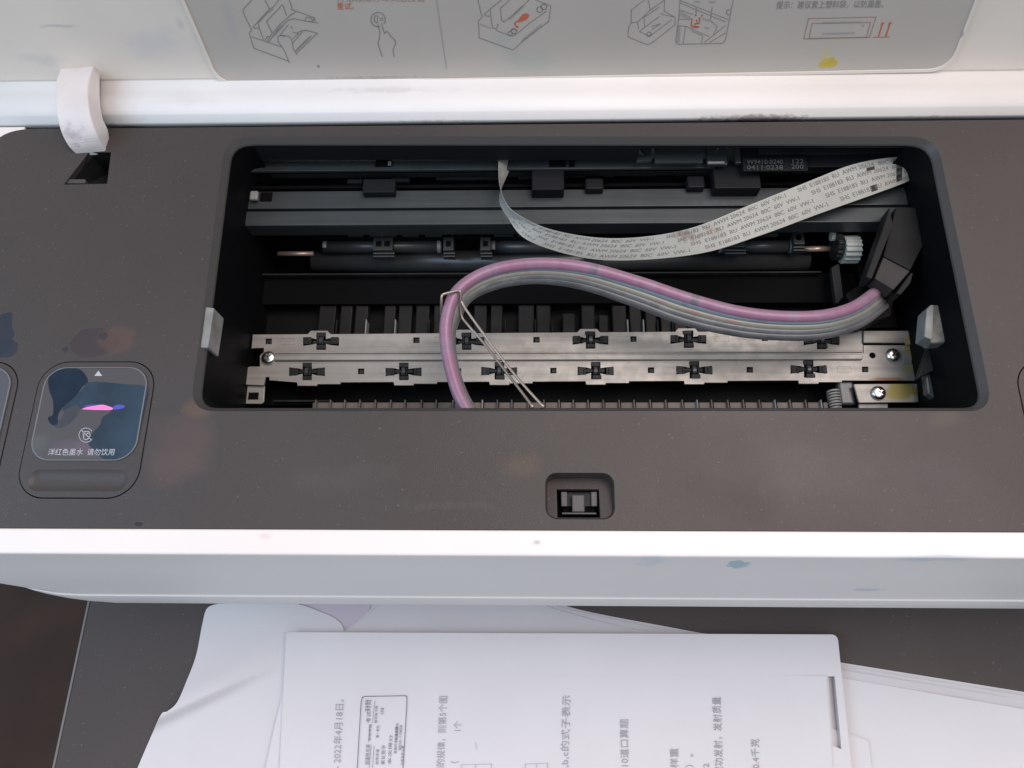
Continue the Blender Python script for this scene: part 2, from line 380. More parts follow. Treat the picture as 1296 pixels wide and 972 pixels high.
# walls: all round down to z=-13 (rear part only left of the cut-out), then left, right, front go on down
xcut = U(806, 195, -13)[0]
def wallseg(pred, z1):
    mb = MB()
    for i in range(n):
        p = lw[i]; q = lw[(i + 1) % n]
        if pred((p[0] + q[0]) / 2, (p[1] + q[1]) / 2):
            mb.add([(*p, -dz - .7), (*q, -dz - .7), (*q, z1), (*p, z1)], [(0, 1, 2, 3), (3, 2, 1, 0)])
    return mb
yback = max(p[1] for p in lw)
bi = max(range(n), key=lambda i: abs(lw[i][0] - lw[(i + 1) % n][0]) * (1 if lw[i][1] > 150 else 0))
pa, pb = lw[bi], lw[(bi + 1) % n]
if pa[0] > pb[0]: pa, pb = pb, pa
def yat(x): return pa[1] + (pb[1] - pa[1]) * (x - pa[0]) / (pb[0] - pa[0])
MB().prism([(pa[0], yat(pa[0])), (xcut, yat(xcut)), (xcut, yat(xcut) + 2), (pa[0], yat(pa[0]) + 2)], -13.4, -dz - .5).build('overhang_wall', 'inner', PR)
MB().prism([(xcut, yat(xcut)), (pb[0], pb[1]), (pb[0], pb[1] + 2), (xcut, yat(xcut) + 2)], -4.8, -dz - .5).build('wall_lip', 'inner', PR)
wallseg(lambda x, y: not (pa[0] < x < pb[0] and y > 150), -68).build('well_wall', 'inner', PR)
# floor and back of cavity, closed so that no light leaks in from outside
MB().box(-150, 190, 60, 236, -84, -82).build('well_floor', 'black', PR)
MB().box(-150, 190, 216, 218, -82, -6).build('cavity_panel', 'inner', PR)
MB().box(-152, -149, 60, 218, -82, -3.2).build('cavity_panel', 'inner', PR)
MB().box(187, 190, 60, 218, -82, -3.2).build('cavity_panel', 'inner', PR)
MB().box(-150, 190, yback + 6, 218, -6, -3.4).build('cavity_roof', 'inner', PR)

# -- rear white rim (the strip in front of the lid)

prof = [(sy0 + .4, -3), (sy0 + .0, .2), (sy0 + .15, .6), (sy0 + 2.0, 3.0), (sy0 + 2.3, 3.35), (sy0 + 2.7, 3.55), (sy0 + 3.5, 4.2), (sy0 + 8, 4.9), (sy0 + 12, 4.2), (sy0 + 15, 3.6), (sy0 + 19, 3.8), (sy0 + 22, 4.2), (sy0 + 24, -3)]
MB().loft([[(x, y, z) for y, z in prof] for x in (-262, 270)], True, True, True, True).build('hinge_rim', 'strip', PR)
MB().box(-262, 270, sy0 + 10, YB + 30, -150, -3.1).build('back_cover', 'white', PR)

# -- lid
LIDE = bpy.data.objects.new('lid', None); link(LIDE, PR, tuple(LID0)); LIDE.empty_display_size = .01
def lp(x, u, off=0.0): return tuple(LID0 + Vector((x, 0, 0)) + LU * u + LN * off)
def lidbox(x0, x1, u0, u1, o0, o1, name, m, bevel):
    mb = MB(); mb.add([lp(x, u, o) for o in (o0, o1) for u in (u0, u1) for x in (x0, x1)],
        [(0, 1, 3, 2), (4, 6, 7, 5), (0, 4, 5, 1), (2, 3, 7, 6), (0, 2, 6, 4), (1, 5, 7, 3)]); return mb.build(name, m, LIDE, bevel=bevel)
lidbox(-290, 300, -1, 250, -26, 0, 'lid_shell', 'lid', 2)
def l2(px, py): p = Vector(Wl(px, py)) - LID0; return (p.x, p.dot(LU))
A = l2(233, 0); B = l2(278, 104); C_ = l2(1200, 86); D = l2(1233, 0)
def ext(p, q, u): t = (u - q[1]) / (p[1] - q[1]); return (q[0] + (p[0] - q[0]) * t, u)
TL = ext(A, B, 200); TR = ext(D, C_, 200)
lab = rquad([TL, (B[0] + .3, B[1]), (C_[0], C_[1]), TR], [5, 8, 9, 5], 10)
fr = rquad([(TL[0] - 1.3, 201.3), (B[0] - 1.0, B[1] - 1.3), (C_[0] + 1.3, C_[1] - 1.3), (TR[0] + 1.3, 201.3)], [5, 8.6, 9.6, 5], 10)
def lprism(poly, o0, o1, nm, m, hole=None, bev=0):
    t = MB(); t.prism(poly, o0, o1, [hole] if hole else [])
    t.v = [lp(x, y, z) for x, y, z in t.v]; return t.build(nm, m, LIDE, bevel=bev)
lprism(fr, .02, .8, 'label_frame', 'lid', lab, .25)
LAB = lprism(lab, .02, .35, 'label_sheet', 'label')
f3 = lambda x, y: Wl(x, y, .45)
def zc(ox, oy, s): return lambda pts: [(ox + x / s, oy + y / s) for x, y in pts]
def lines(nm, m, segs, wd):
    mb = MB()
    for s_ in segs: stroke(mb, s_, wd, f3)
    o = mb.build(nm, m, LIDE); return o
z1 = zc(300, 0, 10.8)
lines('printed_drawing', 'ink', [z1(s) for s in (
    [(250, -60), (200, 0), (130, 75), (82, 130), (82, 170), (200, 410)], [(375, -10), (440, 120), (480, 110), (575, -5)], [(440, 125), (220, 370), (245, 390), (300, 380)],
    [(290, 305), (300, 380), (360, 540)], [(200, 410), (165, 460), (230, 660), (700, 835)], [(200, 505), (400, 570), (600, 640)], [(300, 300), (410, 180), (490, 125)],
    [(400, 290), (540, 150), (610, 65), (630, 80), (675, 210)], [(400, 290), (475, 445)], [(410, 560), (475, 460), (590, 330), (750, 190)], [(430, 575), (520, 460), (640, 330), (700, 270)], [(385, 545), (410, 500), (460, 500)],
    [(710, -5), (740, 70), (750, 130)], [(740, 130), (800, 150), (1050, 240), (1070, 290)], [(700, 230), (800, 160)], [(700, 275), (780, 255), (920, 285), (1110, 315)], [(925, 285), (940, 240), (1000, 240), (1030, 270)],
    [(1060, 250), (1030, 290), (960, 290)], [(700, 340), (585, 480), (660, 500)], [(740, 360), (755, 400)], [(555, 500), (600, 485), (710, 495), (740, 530), (760, 600), (765, 660), (820, 750)],
    [(555, 500), (560, 570), (620, 650), (660, 720), (700, 830)], [(820, 450), (880, 420), (950, 415), (1110, 460)], [(900, 425), (760, 590)], [(1090, 460), (820, 720)], [(1010, 490), (800, 700)], [(760, 440), (840, 460), (760, 530)],
    [(700, 830), (715, 860)])], .95)
lines('printed_drawing', 'ink_soft', [z1(s) for s in ([(470, 480), (600, 345)], [(490, 490), (620, 350)], [(510, 490), (640, 345)], [(1000, 510), (815, 690)], [(990, 505), (810, 685)])], 1.3)
z2 = zc(420, 0, 10.8)
circ = lambda cx, cy, r, a0=0, a1=360, k=18: [(cx + r * math.cos(math.radians(a0 + (a1 - a0) * i / k)), cy + r * math.sin(math.radians(a0 + (a1 - a0) * i / k))) for i in range(k + 1)]
lines('printed_drawing', 'ink', [z2(s) for s in (circ(632, 268, 98, 75, 395, 22), circ(628, 262, 52, 100, 250, 10), [(625, 215), (625, 300)], [(655, 250), (700, 250)], [(660, 280), (700, 275)],
    [(630, 330), (655, 440), (650, 530), (630, 590), (650, 670), (690, 775)], [(680, 320), (700, 400), (720, 460), (745, 430), (775, 450), (800, 490), (860, 550), (872, 590), (835, 690), (850, 770)])], 1.0)
lines('printed_drawing', 'ink_soft', [[(552, -3), (565, 87)]], .9)
z3 = zc(590, 0, 10.8)
lines('printed_drawing', 'ink', [z3(s) for s in ([(160, -5), (190, 130), (220, 230), (165, 290), (180, 520), (640, 685), (780, 560), (1130, 290), (1155, 80), (940, -5)],
    [(330, 120), (490, -5)], [(330, 120), (340, 250), (360, 380), (410, 400)], [(600, -5), (470, 110), (480, 270), (510, 300)], [(250, 190), (320, 130)], [(250, 190), (270, 220), (325, 220)],
    [(510, 300), (610, 230), (760, 90), (860, 0)], [(410, 400), (440, 430), (640, 495), (720, 440), (860, 320), (1100, 150)], [(410, 390), (440, 340), (420, 330)], [(600, 430), (640, 395), (700, 420)], circ(1005, 130, 40), circ(1060, 95, 38), circ(650, 425, 35), circ(600, 460, 30))], .9)
lines('printed_drawing', 'ink_soft', [z3(s) for s in ([(760, 560), (1030, 335)], [(770, 548), (1025, 335)], [(600, 260), (790, 80)], [(590, 260), (780, 80)], [(190, 330), (340, 390)])], 1.4)
def blob(nm, m, pts, fn, par):
    c = catmull(pts + [pts[0]], 5)[:-1]; t = MB(); t.add([fn(p.x, p.y) for p in c], [tuple(range(len(c)))[::-1]]); return t.build(nm, m, par)
blob('printed_drop', 'orange', z3([(650, 320), (720, 260), (770, 200), (830, 185), (860, 215), (830, 260), (760, 295), (690, 310), (680, 340), (720, 370), (690, 380)]), f3, LIDE)
z4 = zc(785, 0, 8.64)
lines('printed_drawing', 'ink', [z4(s) for s in ([(265, 0), (120, 110), (120, 250), (90, 300), (85, 405), (300, 490), (360, 460), (600, 270), (600, 190), (480, 120), (485, 0), (330, 110), (305, 0)],
    [(330, 110), (190, 240), (125, 250)], [(190, 240), (200, 320)], [(425, 80), (260, 190), (265, 290)], [(210, 345), (265, 300), (430, 180)], [(210, 345), (310, 390), (360, 370), (560, 215)], [(440, 150), (600, 190)], [(340, 290), (440, 260), (350, 320)], circ(315, 375, 25),
    [(655, 0), (640, 200), (605, 460), (630, 485), (1120, 475), (1150, 440), (1235, 0)], [(655, 5), (1180, 215)], [(660, 35), (1150, 240)], [(660, 110), (800, 160)], [(715, 290), (690, 470)], [(740, 300), (970, 400)],
    [(780, 340), (900, 390), (890, 470)], [(1000, 235), (1060, 290), (1020, 380)], [(920, 465), (1150, 280)], [(980, 465), (1150, 360)], [(830, 90), (830, 170)], [(1005, 80), (985, 220)], [(620, 280), (740, 290)], [(640, 210), (780, 210)], circ(1190, 135, 28, 60, 300))], .8)
lines('printed_drawing', 'ink_soft', [z4(s) for s in ([(900, 205), (1000, 235)], [(810, 20), (870, 22)], [(970, 22), (1040, 22)], [(660, 130), (760, 190)], [(650, 160), (760, 200)], [(630, 300), (620, 460)], [(650, 300), (640, 460)], [(930, 300), (970, 310)])], 2.0)
lines('printed_drawing', 'orange', [z4(s) for s in ([(785, 205), (775, 290)], [(870, 210), (860, 260)], [(785, 285), (860, 295)], [(800, 300), (850, 300)])], 1.6)
lines('printed_drawing', 'orange', [z4(circ(x, y, 6, k=6)) for x, y in ((825, 170), (868, 200), (835, 225), (895, 172), (840, 255), (820, 262))], .9)
z5 = zc(970, 0, 7.2)
lines('printed_drawing', 'orange_soft', [z5(s) for s in ([(385, 170), (1000, 155), (940, 340), (340, 355), (385, 170)], [(415, 215), (950, 205), (910, 340), (390, 350), (415, 215)])], .9)
lines('printed_drawing', 'ink_soft', [z5(s) for s in ([(520, 208), (855, 202)], [(515, 310), (800, 302)], [(875, 225), (885, 240)])], 1.8)
lines('printed_drawing', 'orange', [z5(s) for s in ([(1022, 332), (1060, 210)], [(1088, 332), (1128, 208)])], 1.7)
lines('printed_drawing', 'orange', [z5(s) for s in ([(970, 340), (1125, 338)], [(1040, 222), (1062, 203), (1075, 215)], [(1108, 222), (1130, 203), (1140, 215)])], .8)
def lidtext(body, px, py, hpx, wpx, m, slant=0.0, rise=0.0, bold=0.0):
    """a line of lettering on the label whose left foot is at the given spot"""
    textmap(body, lambda x, y: Wl(px + x + y * slant, py - y + x * rise, .45), hpx, 'printed_text', m, LIDE, bold, fit=wpx)
lidtext('提示：建议套上塑料袋，以防漏墨。', 982, 10.5, 10.5, 136, 'ink', .15, -.012, 0)
lidtext('重试。', 426, 11.5, 10, 22, 'orange', 0, 0, 0)
lidtext('开始校准打印头后按键', 426, 1.5, 10, 112, 'orange_soft', 0, 0, 0)

# -- hinge arm
aL = [(77, 78, 6), (75, 89, 10), (70.5, 104, 12.5), (70, 122, 13.5), (71.5, 144, 12), (77, 167, 8), (87, 186, 3), (101, 199, -2.5)]
aR = [(120, 74, 7), (117.5, 85, 11), (112.5, 101, 12.8), (111, 120, 13.7), (113.5, 144, 12), (121, 167, 8), (128, 182, 3.4), (136, 195, -2)]
aB = [(127, 84, 3), (127, 95, 6), (127, 110, 6.6), (127.5, 128, 6.8), (131, 150, 5), (137, 164, 2), (139, 176, -1), (141, 186, -5)]
cL, cR, cB = (catmull([U3(*p) for p in q], 5) for q in (aL, aR, aB))
loops = [[tuple(p), tuple(q), tuple(g_), tuple(g_ + (p - q))] for p, q, g_ in zip(cL, cR, cB)]
MB().loft(loops[::-1], True, True, True, False).build('hinge_arm', 'arm', PR, bevel=.8)
# pocket under the arm
ax = [p[0] for p in armh]; ay = [p[1] for p in armh]
fl = [(x * .985 - 2.3, y * 1.004) for x, y in armh]
MB().loft([[(x, y, -.6) for x, y in armh], [(x, y, -2.6 - (13 if y > 180 else 3)) for x, y in armh]], True, smooth=False, cap1=True).build('arm_pocket', 'black2', PR)
pk = MB(); pk.pprism([(80, 232), (86, 227), (108, 227), (108, 232)], -.9, 2); pk.build('pocket_ledge', 'deck_side', PR)

# -- latch pocket
lx0, lx1 = U(690, 600)[0], U(777, 600)[0]; ly0, ly1 = U(700, 657)[1], U(700, 598)[1]
LT = bpy.data.objects.new('lid_latch', None); link(LT, PR, ((lx0 + lx1) / 2, (ly0 + ly1) / 2, -8)); LT.empty_display_size = .01
lq = latch; fl = [(x + (0 if True else 0), y) for x, y in inset(lq, .8)]
fz = [-2.2 - 4.4 * min(1, max(0, (y - ly0) / (ly1 - ly0))) for x, y in fl]
pan = MB(); pan.loft([[(x, y, -.6) for x, y in lq], [(x, y, z) for (x, y), z in zip(fl, fz)]], True, smooth=True); 
hx0, hx1 = U(705, 640, -4)[0], U(759, 640, -4)[0]; hy1 = U(732, 619, -5)[1]; hy0 = U(732, 655.5, -3)[1]
def pz(y): return -2.2 - 4.4 * min(1, max(0, (y - ly0) / (ly1 - ly0)))
t = MB(); t.prism(fl, -9, 0, [[(hx0, hy0), (hx1, hy0), (hx1, hy1), (hx0, hy1)]], bottom=False)
nt_ = len(t.v) // 2
t.v = [(x, y, pz(y) if i < nt_ else pz(y) - 5) for i, (x, y, z) in enumerate(t.v)]
pan.add(t.v, t.f); pan.build('latch_pocket', 'deck', LT)
MB().box(hx0 - .5, hx1 + .5, hy0 - .5, hy1 + .5, -13, -12).build('latch_recess', 'gap', LT)
def Lb(px0, py0, px1, py1, z, th, m, nm, bev=.15): MB().pbox(px0, py0, px1, py1, z, th).build(nm, m, LT, bevel=bev)
Lb(711, 622, 755, 641, -7.5, 3, 'black2', 'latch_plate'); Lb(713, 641, 754, 652, -8.5, 2, 'gap', 'latch_slot')
Lb(724, 626, 740, 648, -4.6, 4, 'deck_side', 'latch_tongue', .4); Lb(710, 622, 718, 641, -6.2, 2, 'deck_side', 'latch_cheek', .3); Lb(748, 622, 756, 641, -6.2, 2, 'deck_side', 'latch_cheek', .3)
Lb(711, 648.5, 755, 651, -4.6, 2, 'deck_side', 'latch_bar', .2); Lb(706, 619, 758, 621.6, -5.5, 2, 'gap', 'latch_slot')

# -- ink caps
for i, (x0, x1) in enumerate(caps):
    CP = bpy.data.objects.new('ink_tank_cap', None); link(CP, PR, ((x0 + x1) / 2, (cy0 + cy1) / 2, -3)); CP.empty_display_size = .01
    if i == 1: CP['label'] = 'ink cap with blue stained window'
    g = .42
    body = rrect(x0 + g, x1 - g, cy0 + g, cy1 - g, 10.1, 10)
    sh = (x1 - x0) / 42.0
    fx0, fx1 = x0 + 4.2, x1 - 4.2; fy0, fy1 = cy0 + 2.6, cy0 + 10.4
    pill = rrect(fx0, fx1, fy0, fy1, 3.7, 6)
    MB().prism(body, -3.4, -.2, [pill]).build('cap_body', 'deck', CP)
    dish = inset(pill, 1.0); dish2 = inset(pill, 2.4)
    dl = MB(); dl.loft([[(x, y, -.22) for x, y in pill], [(x, y, -.9) for x, y in dish], [(x, y, -1.25) for x, y in dish2]], True, cap1=True, smooth=True); dl.build('finger_recess', 'deck', CP)
    wy0, wy1 = cy0 + 13.6, cy1 - 2.5
    ed = rrect(x0 + 2.6, x1 - 2.6, wy0, wy1, 7.6, 10); wi = inset(ed, .45)
    MB().prism(ed, -.19, .32, [wi]).build('window_rim', 'frosted', CP, bevel=.12)
    MB().prism(wi, -.19, .22).build('cap_window', 'capwin' if i == 1 else 'capwin2', CP)
    MB().box(x0 - 2, x1 + 2, cy0 - 2, cy1 + 2, -4.4, -3.6).build('cap_gap', 'gap', CP)
    if i == 1: MAINCAP = CP
zt = .30
fc = lambda x, y: U3(x, y, zt)
zz = zc(20, 450, 5.116)
fa = lambda o_: (lambda x, y: U3(x, y, .225 + o_))
blob('ink_film', 'greyink', zz([(240, 455), (300, 400), (330, 330), (400, 300), (470, 320), (420, 350), (400, 385), (350, 440), (290, 468)]), fa(.0), MAINCAP)
blob('ink_film', 'blueink', zz([(455, 172), (560, 172), (700, 185), (843, 205), (838, 300), (800, 480), (775, 580), (720, 645), (650, 675), (570, 668), (500, 610), (468, 560), (500, 500), (545, 450), (562, 400), (615, 362), (560, 345), (430, 345), (390, 320), (330, 345), (300, 360), (330, 300), (430, 220)]), fa(.012), MAINCAP)
blob('ink_film', 'navyink', zz([(210, 190), (215, 130), (260, 92), (340, 80), (400, 85), (440, 110), (467, 165), (430, 205), (380, 270), (310, 330), (275, 380), (270, 440), (240, 450), (215, 430), (210, 400), (240, 380), (240, 290), (220, 240)]), fa(.024), MAINCAP)
t = MB(); t.add([fc(*p) for p in zz([(508, 132), (535, 98), (560, 132)])], [(0, 2, 1)]); t.build('arrow_mark', 'white_print', MAINCAP)
textmap('洋红色墨水  请勿饮用', lambda x, y: U3(60 + x + y * .22, 575.5 - y, zt), 9.3, 'printed_text', 'white_print', MAINCAP, 0, fit=84)
t = MB()
for s_ in (circ(455, 515, 46, 35, 325, 20), [(425, 483), (490, 548)], [(440, 492), (475, 492), (482, 520), (462, 545), (440, 540), (436, 505), (440, 492)], [(448, 515), (470, 500)]): stroke(t, zz(s_), .9, fc)
t.build('warning_icon', 'white_print', MAINCAP)
blob('painted_lamp_streak', 'magenta', zz([(425, 348), (455, 335), (510, 325), (560, 318), (600, 328), (628, 340), (618, 352), (560, 353), (480, 351)]), fc, MAINCAP)  # lamp reflection tinted by the ink film, painted as flat coloured patches
blob('painted_lamp_streak', 'violet', zz([(632, 330), (660, 318), (700, 322), (702, 338), (665, 347), (632, 348)]), lambda x, y: U3(x, y, zt + .02), MAINCAP)
blob('painted_lamp_streak', 'violet', zz([(428, 335), (470, 320), (540, 318), (520, 323), (470, 329)]), lambda x, y: U3(x, y, zt + .04), MAINCAP)

# ================================================================== inside the well
def P(nm, m, px0, py0, px1, py1, z, th, bev=.2, par=None): return MB().pbox(px0, py0, px1, py1, z, th).build(nm, m, par or PR, bevel=bev)
# rear frame
RF = bpy.data.objects.new('carriage_rail', None); link(RF, PR, (10, 190, -40)); RF.empty_display_size = .01
P('rail_flange', 'rail', 296, 239.5, 1150, 261.5, -26, 3, .3, RF)
P('rail_flange', 'rail', 292, 264.5, 1150, 283, -25, 9, .5, RF)
P('rail_groove', 'black2', 300, 260, 1150, 266, -28, 4, 0, RF)
P('rail_lip', 'rail', 296, 203, 905, 214.5, -19, 1.5, .2, RF)
for a_, b_ in ((475, 496), (695, 716), (720, 727)): P('rail_slot', 'gap', a_, 202, b_, 210.5, -18.4, 1, 0, RF)
P('rail_tooth', 'palegrey', 491, 204, 495, 209, -18, 1, 0, RF)
P('cable_channel', 'black', 290, 214, 1160, 242, -36, 6, 0)
for a_, y_, b_ in ((440, 229, 458), (496, 227, 518), (552, 224, 632), (656, 223, 673), (713, 221, 741), (765, 220, 776), (801, 219, 830), (857, 219, 863), (889, 218, 905), (1003, 216, 1056), (1060, 215, 1092)):
    P('encoder_strip', 'rail', a_, y_ - 2.4, b_, y_ + 2.6, -30, 1, 0)
P('belt_block', 'inner', 459, 226, 500, 243.5, -22, 8, .5); P('belt_block', 'inner', 673, 207, 714, 240, -19.5, 8, .5); P('belt_block', 'inner', 903, 205, 962, 238, -19.5, 8, .5)
P('belt_clip', 'inner', 741, 225, 764, 239, -22, 6, .8); P('belt_clip', 'inner', 870, 222, 892, 237, -22, 6, .8)
P('drive_belt', 'gap', 296, 232, 1150, 236, -26, 3, .3)
P('drive_belt', 'black2', 296, 217, 1000, 219, -25, 3, .3)
# upper right bracket with hook cut-out, seen where the rear wall stops
hook = [(806, 206), (806, 196), (811, 194), (812, 197), (819, 198), (820, 195), (811, 190), (806, 187), (815, 181), (828, 180), (1163, 178), (1168, 204), (828, 206), (828, 190), (823, 187), (826, 202), (820, 205)]
BR = MB(); BR.pprism([(806, 205), (806, 195), (819, 198), (812, 190), (808, 184), (816, 181), (893, 180), (889, 206), (829, 206), (828, 185), (824, 186), (825, 203)], -14, 1.2); BR.build('hook_bracket', 'rail', PR)
P('bracket_block', 'rail', 894, 183, 920, 208, -15, 2, .4); P('bracket_lip', 'palegrey', 896, 204, 917, 206.5, -14, 1, .2)
P('bracket_block', 'rail', 930, 180, 937, 206, -16, 2, .2); P('sensor_plate', 'inner', 938, 181, 1160, 211, -17, 1.5, .2); P('screw_boss', 'screw', 907, 184, 911, 188, -13.5, 1, .3)
P('sensor_plate', 'black2', 960, 181, 1150, 194, -16, 1.2, .2)
for body, px, py, wd in (('W9410\u00b70240', 945, 207.5, 46), ('0411:0238', 945, 214.5, 46), ('122', 1001, 206.8, 16), ('200', 1001, 213.5, 16)):
    textmap(body, lambda x, y: U3(px + x, py - y, -14.2), 8.0, 'printed_text', M.setdefault('dotwhite', mat('dot_matrix_print', (.07, .075, .08), .6)), PR, .0, fit=wd)
P('text_carrier', 'inner', 940, 199, 1022, 216, -15, 1, .2)
P('frame_screw_plate', 'palegrey', 316, 241, 326, 252, -23, 2, .6); P('frame_hole', 'gap', 329, 243, 344, 254, -25.3, 1, .3)
# rollers
RO = bpy.data.objects.new('paper_feed_roller', None); link(RO, PR, (0, 165, -58)); RO.empty_display_size = .01
def cyl(nm, m, px0, px1, py, z, r, par, seg=20, **k):
    a_ = U(px0, py, z); b_ = U(px1, py, z); y_ = (a_[1] + b_[1]) / 2
    return MB().tube([(a_[0], y_, z), (b_[0], y_, z)], r, seg).build(nm, m, par, **k)
cyl('main_roller', 'rubber', 397, 1022, 330, -56, 5.2, RO)
cyl('roller_shaft', 'copper', 352, 397, 321, -50, 1.1, RO); cyl('roller_shaft', 'copper', 1018, 1050, 315, -46, 1.3, RO)
for a_, b_ in ((410, 559), (622, 742), (748, 914), (916, 1003)):
    cyl('pinch_roller', 'rubber', a_, b_, 312, -47, 2.9, RO); cyl('roller_end', 'palegrey', a_, a_ + 5, 312, -47, 3.0, RO); cyl('roller_end', 'palegrey', b_ - 5, b_, 312, -47, 3.0, RO)
P('roller_shelf', 'black', 395, 287, 1020, 300, -42, 3, .3, RO)
for a_, b_ in ((440, 460), (468, 502), (509, 530), (538, 560), (625, 650), (655, 690), (700, 728), (880, 905), (950, 985)): P('shelf_block', 'bracket', a_, 290, b_, 298, -40, 1.5, .3, RO)
P('shelf_pin', 'palegrey', 482.8, 287, 484.2, 297, -38, 1, 0, RO)
def bracket(a_, b_, y0=300, wins=((0.15, .42), (.58, .85))):
    P('bracket', 'bracket', a_, y0, b_, y0 + 16.5, -41, 8, .3, RO)
    for q, w_ in wins: P('bracket_window', 'gap', a_ + (b_ - a_) * q, y0 + 5, a_ + (b_ - a_) * w_, y0 + 11.5, -40.7, 1, 0, RO)
    P('bracket_foot', 'bracket', a_, y0 + 19, b_ + 2, y0 + 21.3, -42, 3, .3, RO); P('bracket_foot', 'bracket', a_, y0 + 23, b_ + 2, y0 + 25, -42.5, 3, .3, RO)
bracket(472, 497); bracket(561, 574, wins=((.25, .72),)); bracket(608, 621, wins=((.25, .72),)); bracket(744, 770); bracket(918, 943, 296); bracket(1004, 1018, 292, ((.25, .72),))
P('bracket_post', 'bracket', 570, 283, 574, 318, -42, 4, .2, RO); P('bracket_post', 'bracket', 608, 283, 611, 318, -42, 4, .2, RO)
P('guide_ledge', 'black2', 330, 344.5, 1040, 346.5, -50, 3, .2); P('guide_shelf', 'gap', 300, 347, 1085, 384, -54, 3, .2)
# white gear at the right end of the roller
gc = U(1076, 316, -42)
def gear(cx, cy, cz, r, wid, nt, teeth):
    loops = []
    for xx in (cx - wid / 2, cx + wid / 2):
        l = []
        for k in range(nt * 4):
            rr = r + (teeth if k % 4 in (1, 2) else 0); q = 2 * math.pi * k / (nt * 4)
            l.append((xx, cy + rr * math.cos(q), cz + rr * math.sin(q)))
        loops.append(l)
    return MB().loft(loops[::-1], True, True, True, False)
gear(gc[0] - .3, gc[1], -42, 5.3, 6.8, 16, .9).build('drive_gear', 'greywhite', PR, bevel=.15)
g2 = U(1058, 311, -42); gear(g2[0], g2[1], -42, 6.0, 2.0, 18, .6).build('dark_gear', 'black2', PR)
g3 = U(1054, 299, -40); gear(g3[0], g3[1], -40, 1.9, 2.0, 10, .2).build('gear_hub', 'greywhite', PR)
MB().pprism([(1052, 338), (1062, 333), (1068, 382), (1058, 384)], -44, 3).build('gear_bracket', 'black2', PR, bevel=.3)
# platen ribs behind the steel plate
PL = bpy.data.objects.new('platen', None); link(PL, PR, (0, 135, -66)); PL.empty_display_size = .01
P('platen_base', 'black', 300, 372, 1090, 430, -62, 4, 0, PL)
for a_, b_, y0 in ((403, 424, 384), (430, 445, 383), (449, 465, 384), (486, 500, 383), (504, 521, 384), (526, 543, 384), (549, 562, 384), (600, 616, 384), (621, 636, 383), (656, 676, 384), (679, 697, 384),
        (712, 728, 396), (736, 753, 378), (758, 770, 398), (775, 793, 386), (797, 812, 386), (817, 831, 387), (836, 850, 388), (853, 871, 392), (876, 893, 394), (897, 915, 400), (919, 940, 404), (945, 965, 408), (970, 990, 412)):
    P('platen_rib', 'rib', a_, y0, b_, 424, -56, 5, .5, PL)
for x_ in (424.5, 462, 499, 542, 639, 677, 698, 794, 814, 832, 851, 872, 894, 916): P('platen_fin', 'palegrey' if x_ in (462, 499, 794, 814) else 'rib', x_, 404, x_ + 1.6, 424, -53.5, 6, .2, PL)
# front ribbed tray
FT = bpy.data.objects.new('output_guide', None); link(FT, PR, (0, 100, -50)); FT.empty_display_size = .01
P('guide_base', 'ribfront', 394, 509, 1050, 545, -46, 6, .4, FT)
x_ = 397
while x_ < 1046:
    P('guide_fin', 'ribfront' if RX.random() < .8 else 'palegrey', x_, 505.5, x_ + 1.7, 545, -44.2, 7, .3, FT)
    P('guide_groove', 'gap', x_ + 2.2, 508.8, x_ + 3.3, 545, -45.9, 1, 0, FT)
    x_ += 18 + RX.random() * 3.5
P('guide_channel', 'black', 330, 486, 1085, 512, -64, 4, 0, FT); P('guide_step', 'black2', 345, 506, 420, 508.5, -50, 3, .3, FT)
P('light_stub', 'palegrey', 293, 516, 306, 530, -42, 3, .3); P('light_stub', 'palegrey', 1163, 516, 1176, 530, -42, 3, .3)

# -- steel plate with star wheel holders
ZP = -45.0
SP = bpy.data.objects.new('steel_guide_plate', None); link(SP, PR, (10, 116, ZP)); SP.empty_display_size = .01
topH = [(406.5, 431), (590.6, 431), (747.5, 429.5), (871.5, 428.5), (1040, 430)]
botH = [(388.8, 470), (511, 470), (632, 469.3), (754, 469), (878.8, 468), (1023.5, 467)]
topQ = [(340, 432), (527, 430.5), (679, 430), (801.6, 429), (968, 428)]
botQ = [(457, 470), (579.6, 469.5), (700.4, 469), (824, 468.5), (949, 468), (1095, 467.5)]
def tl(x): return 423.5 - (x - 320) * .0065
def bl_(x): return 484 - (x - 340) * .004
out = [(320, 446), (318.5, 441), (320, 423.5)]
for x, y in topH[:-1] + [(1040, 430)]: out += [(x - 17, tl(x)), (x - 13, tl(x) - 4.3), (x + 8, tl(x) - 4.3), (x + 12, tl(x))]
out += [(1092, 418.5), (1092, 447), (1147, 447), (1147, 460), (1160, 460.5), (1162.5, 481.5), (1082, 481.5)]
for x, y in botH[::-1]: out += [(x + 42, bl_(x) + 0), (x + 42, bl_(x) + 2.2), (x + 13, bl_(x) + 2.2), (x + 12, bl_(x) + 4.2), (x - 12, bl_(x) + 4.2), (x - 13, bl_(x))]
out += [(341, 481), (341, 477), (336, 477), (334, 487.5), (310, 486.5), (312, 466), (316, 464), (329, 464), (329, 450), (334, 446), (334, 440), (320, 440.5)]
out = [q for q in out if q[0] != 320 or q[1] != 446]
def hpoly(x, y, up):
    s_ = -1 if up else 1
    return [(x - 23, y - 5), (x - 12, y - 4), (x - 6, y - 2.5), (x - 6, y - 11), (x + 6, y - 11), (x + 6, y - 3), (x + 12, y - 4), (x + 22.5, y - 5), (x + 22.5, y + 6), (x + 12, y + 5), (x + 6, y + 3.5), (x + 6, y + 11), (x - 6, y + 11), (x - 6, y + 3), (x - 12, y + 4.5), (x - 23, y + 6)]
hol = []
for x, y in topH[:-1]: hol.append(hpoly(x, y + .8, True))
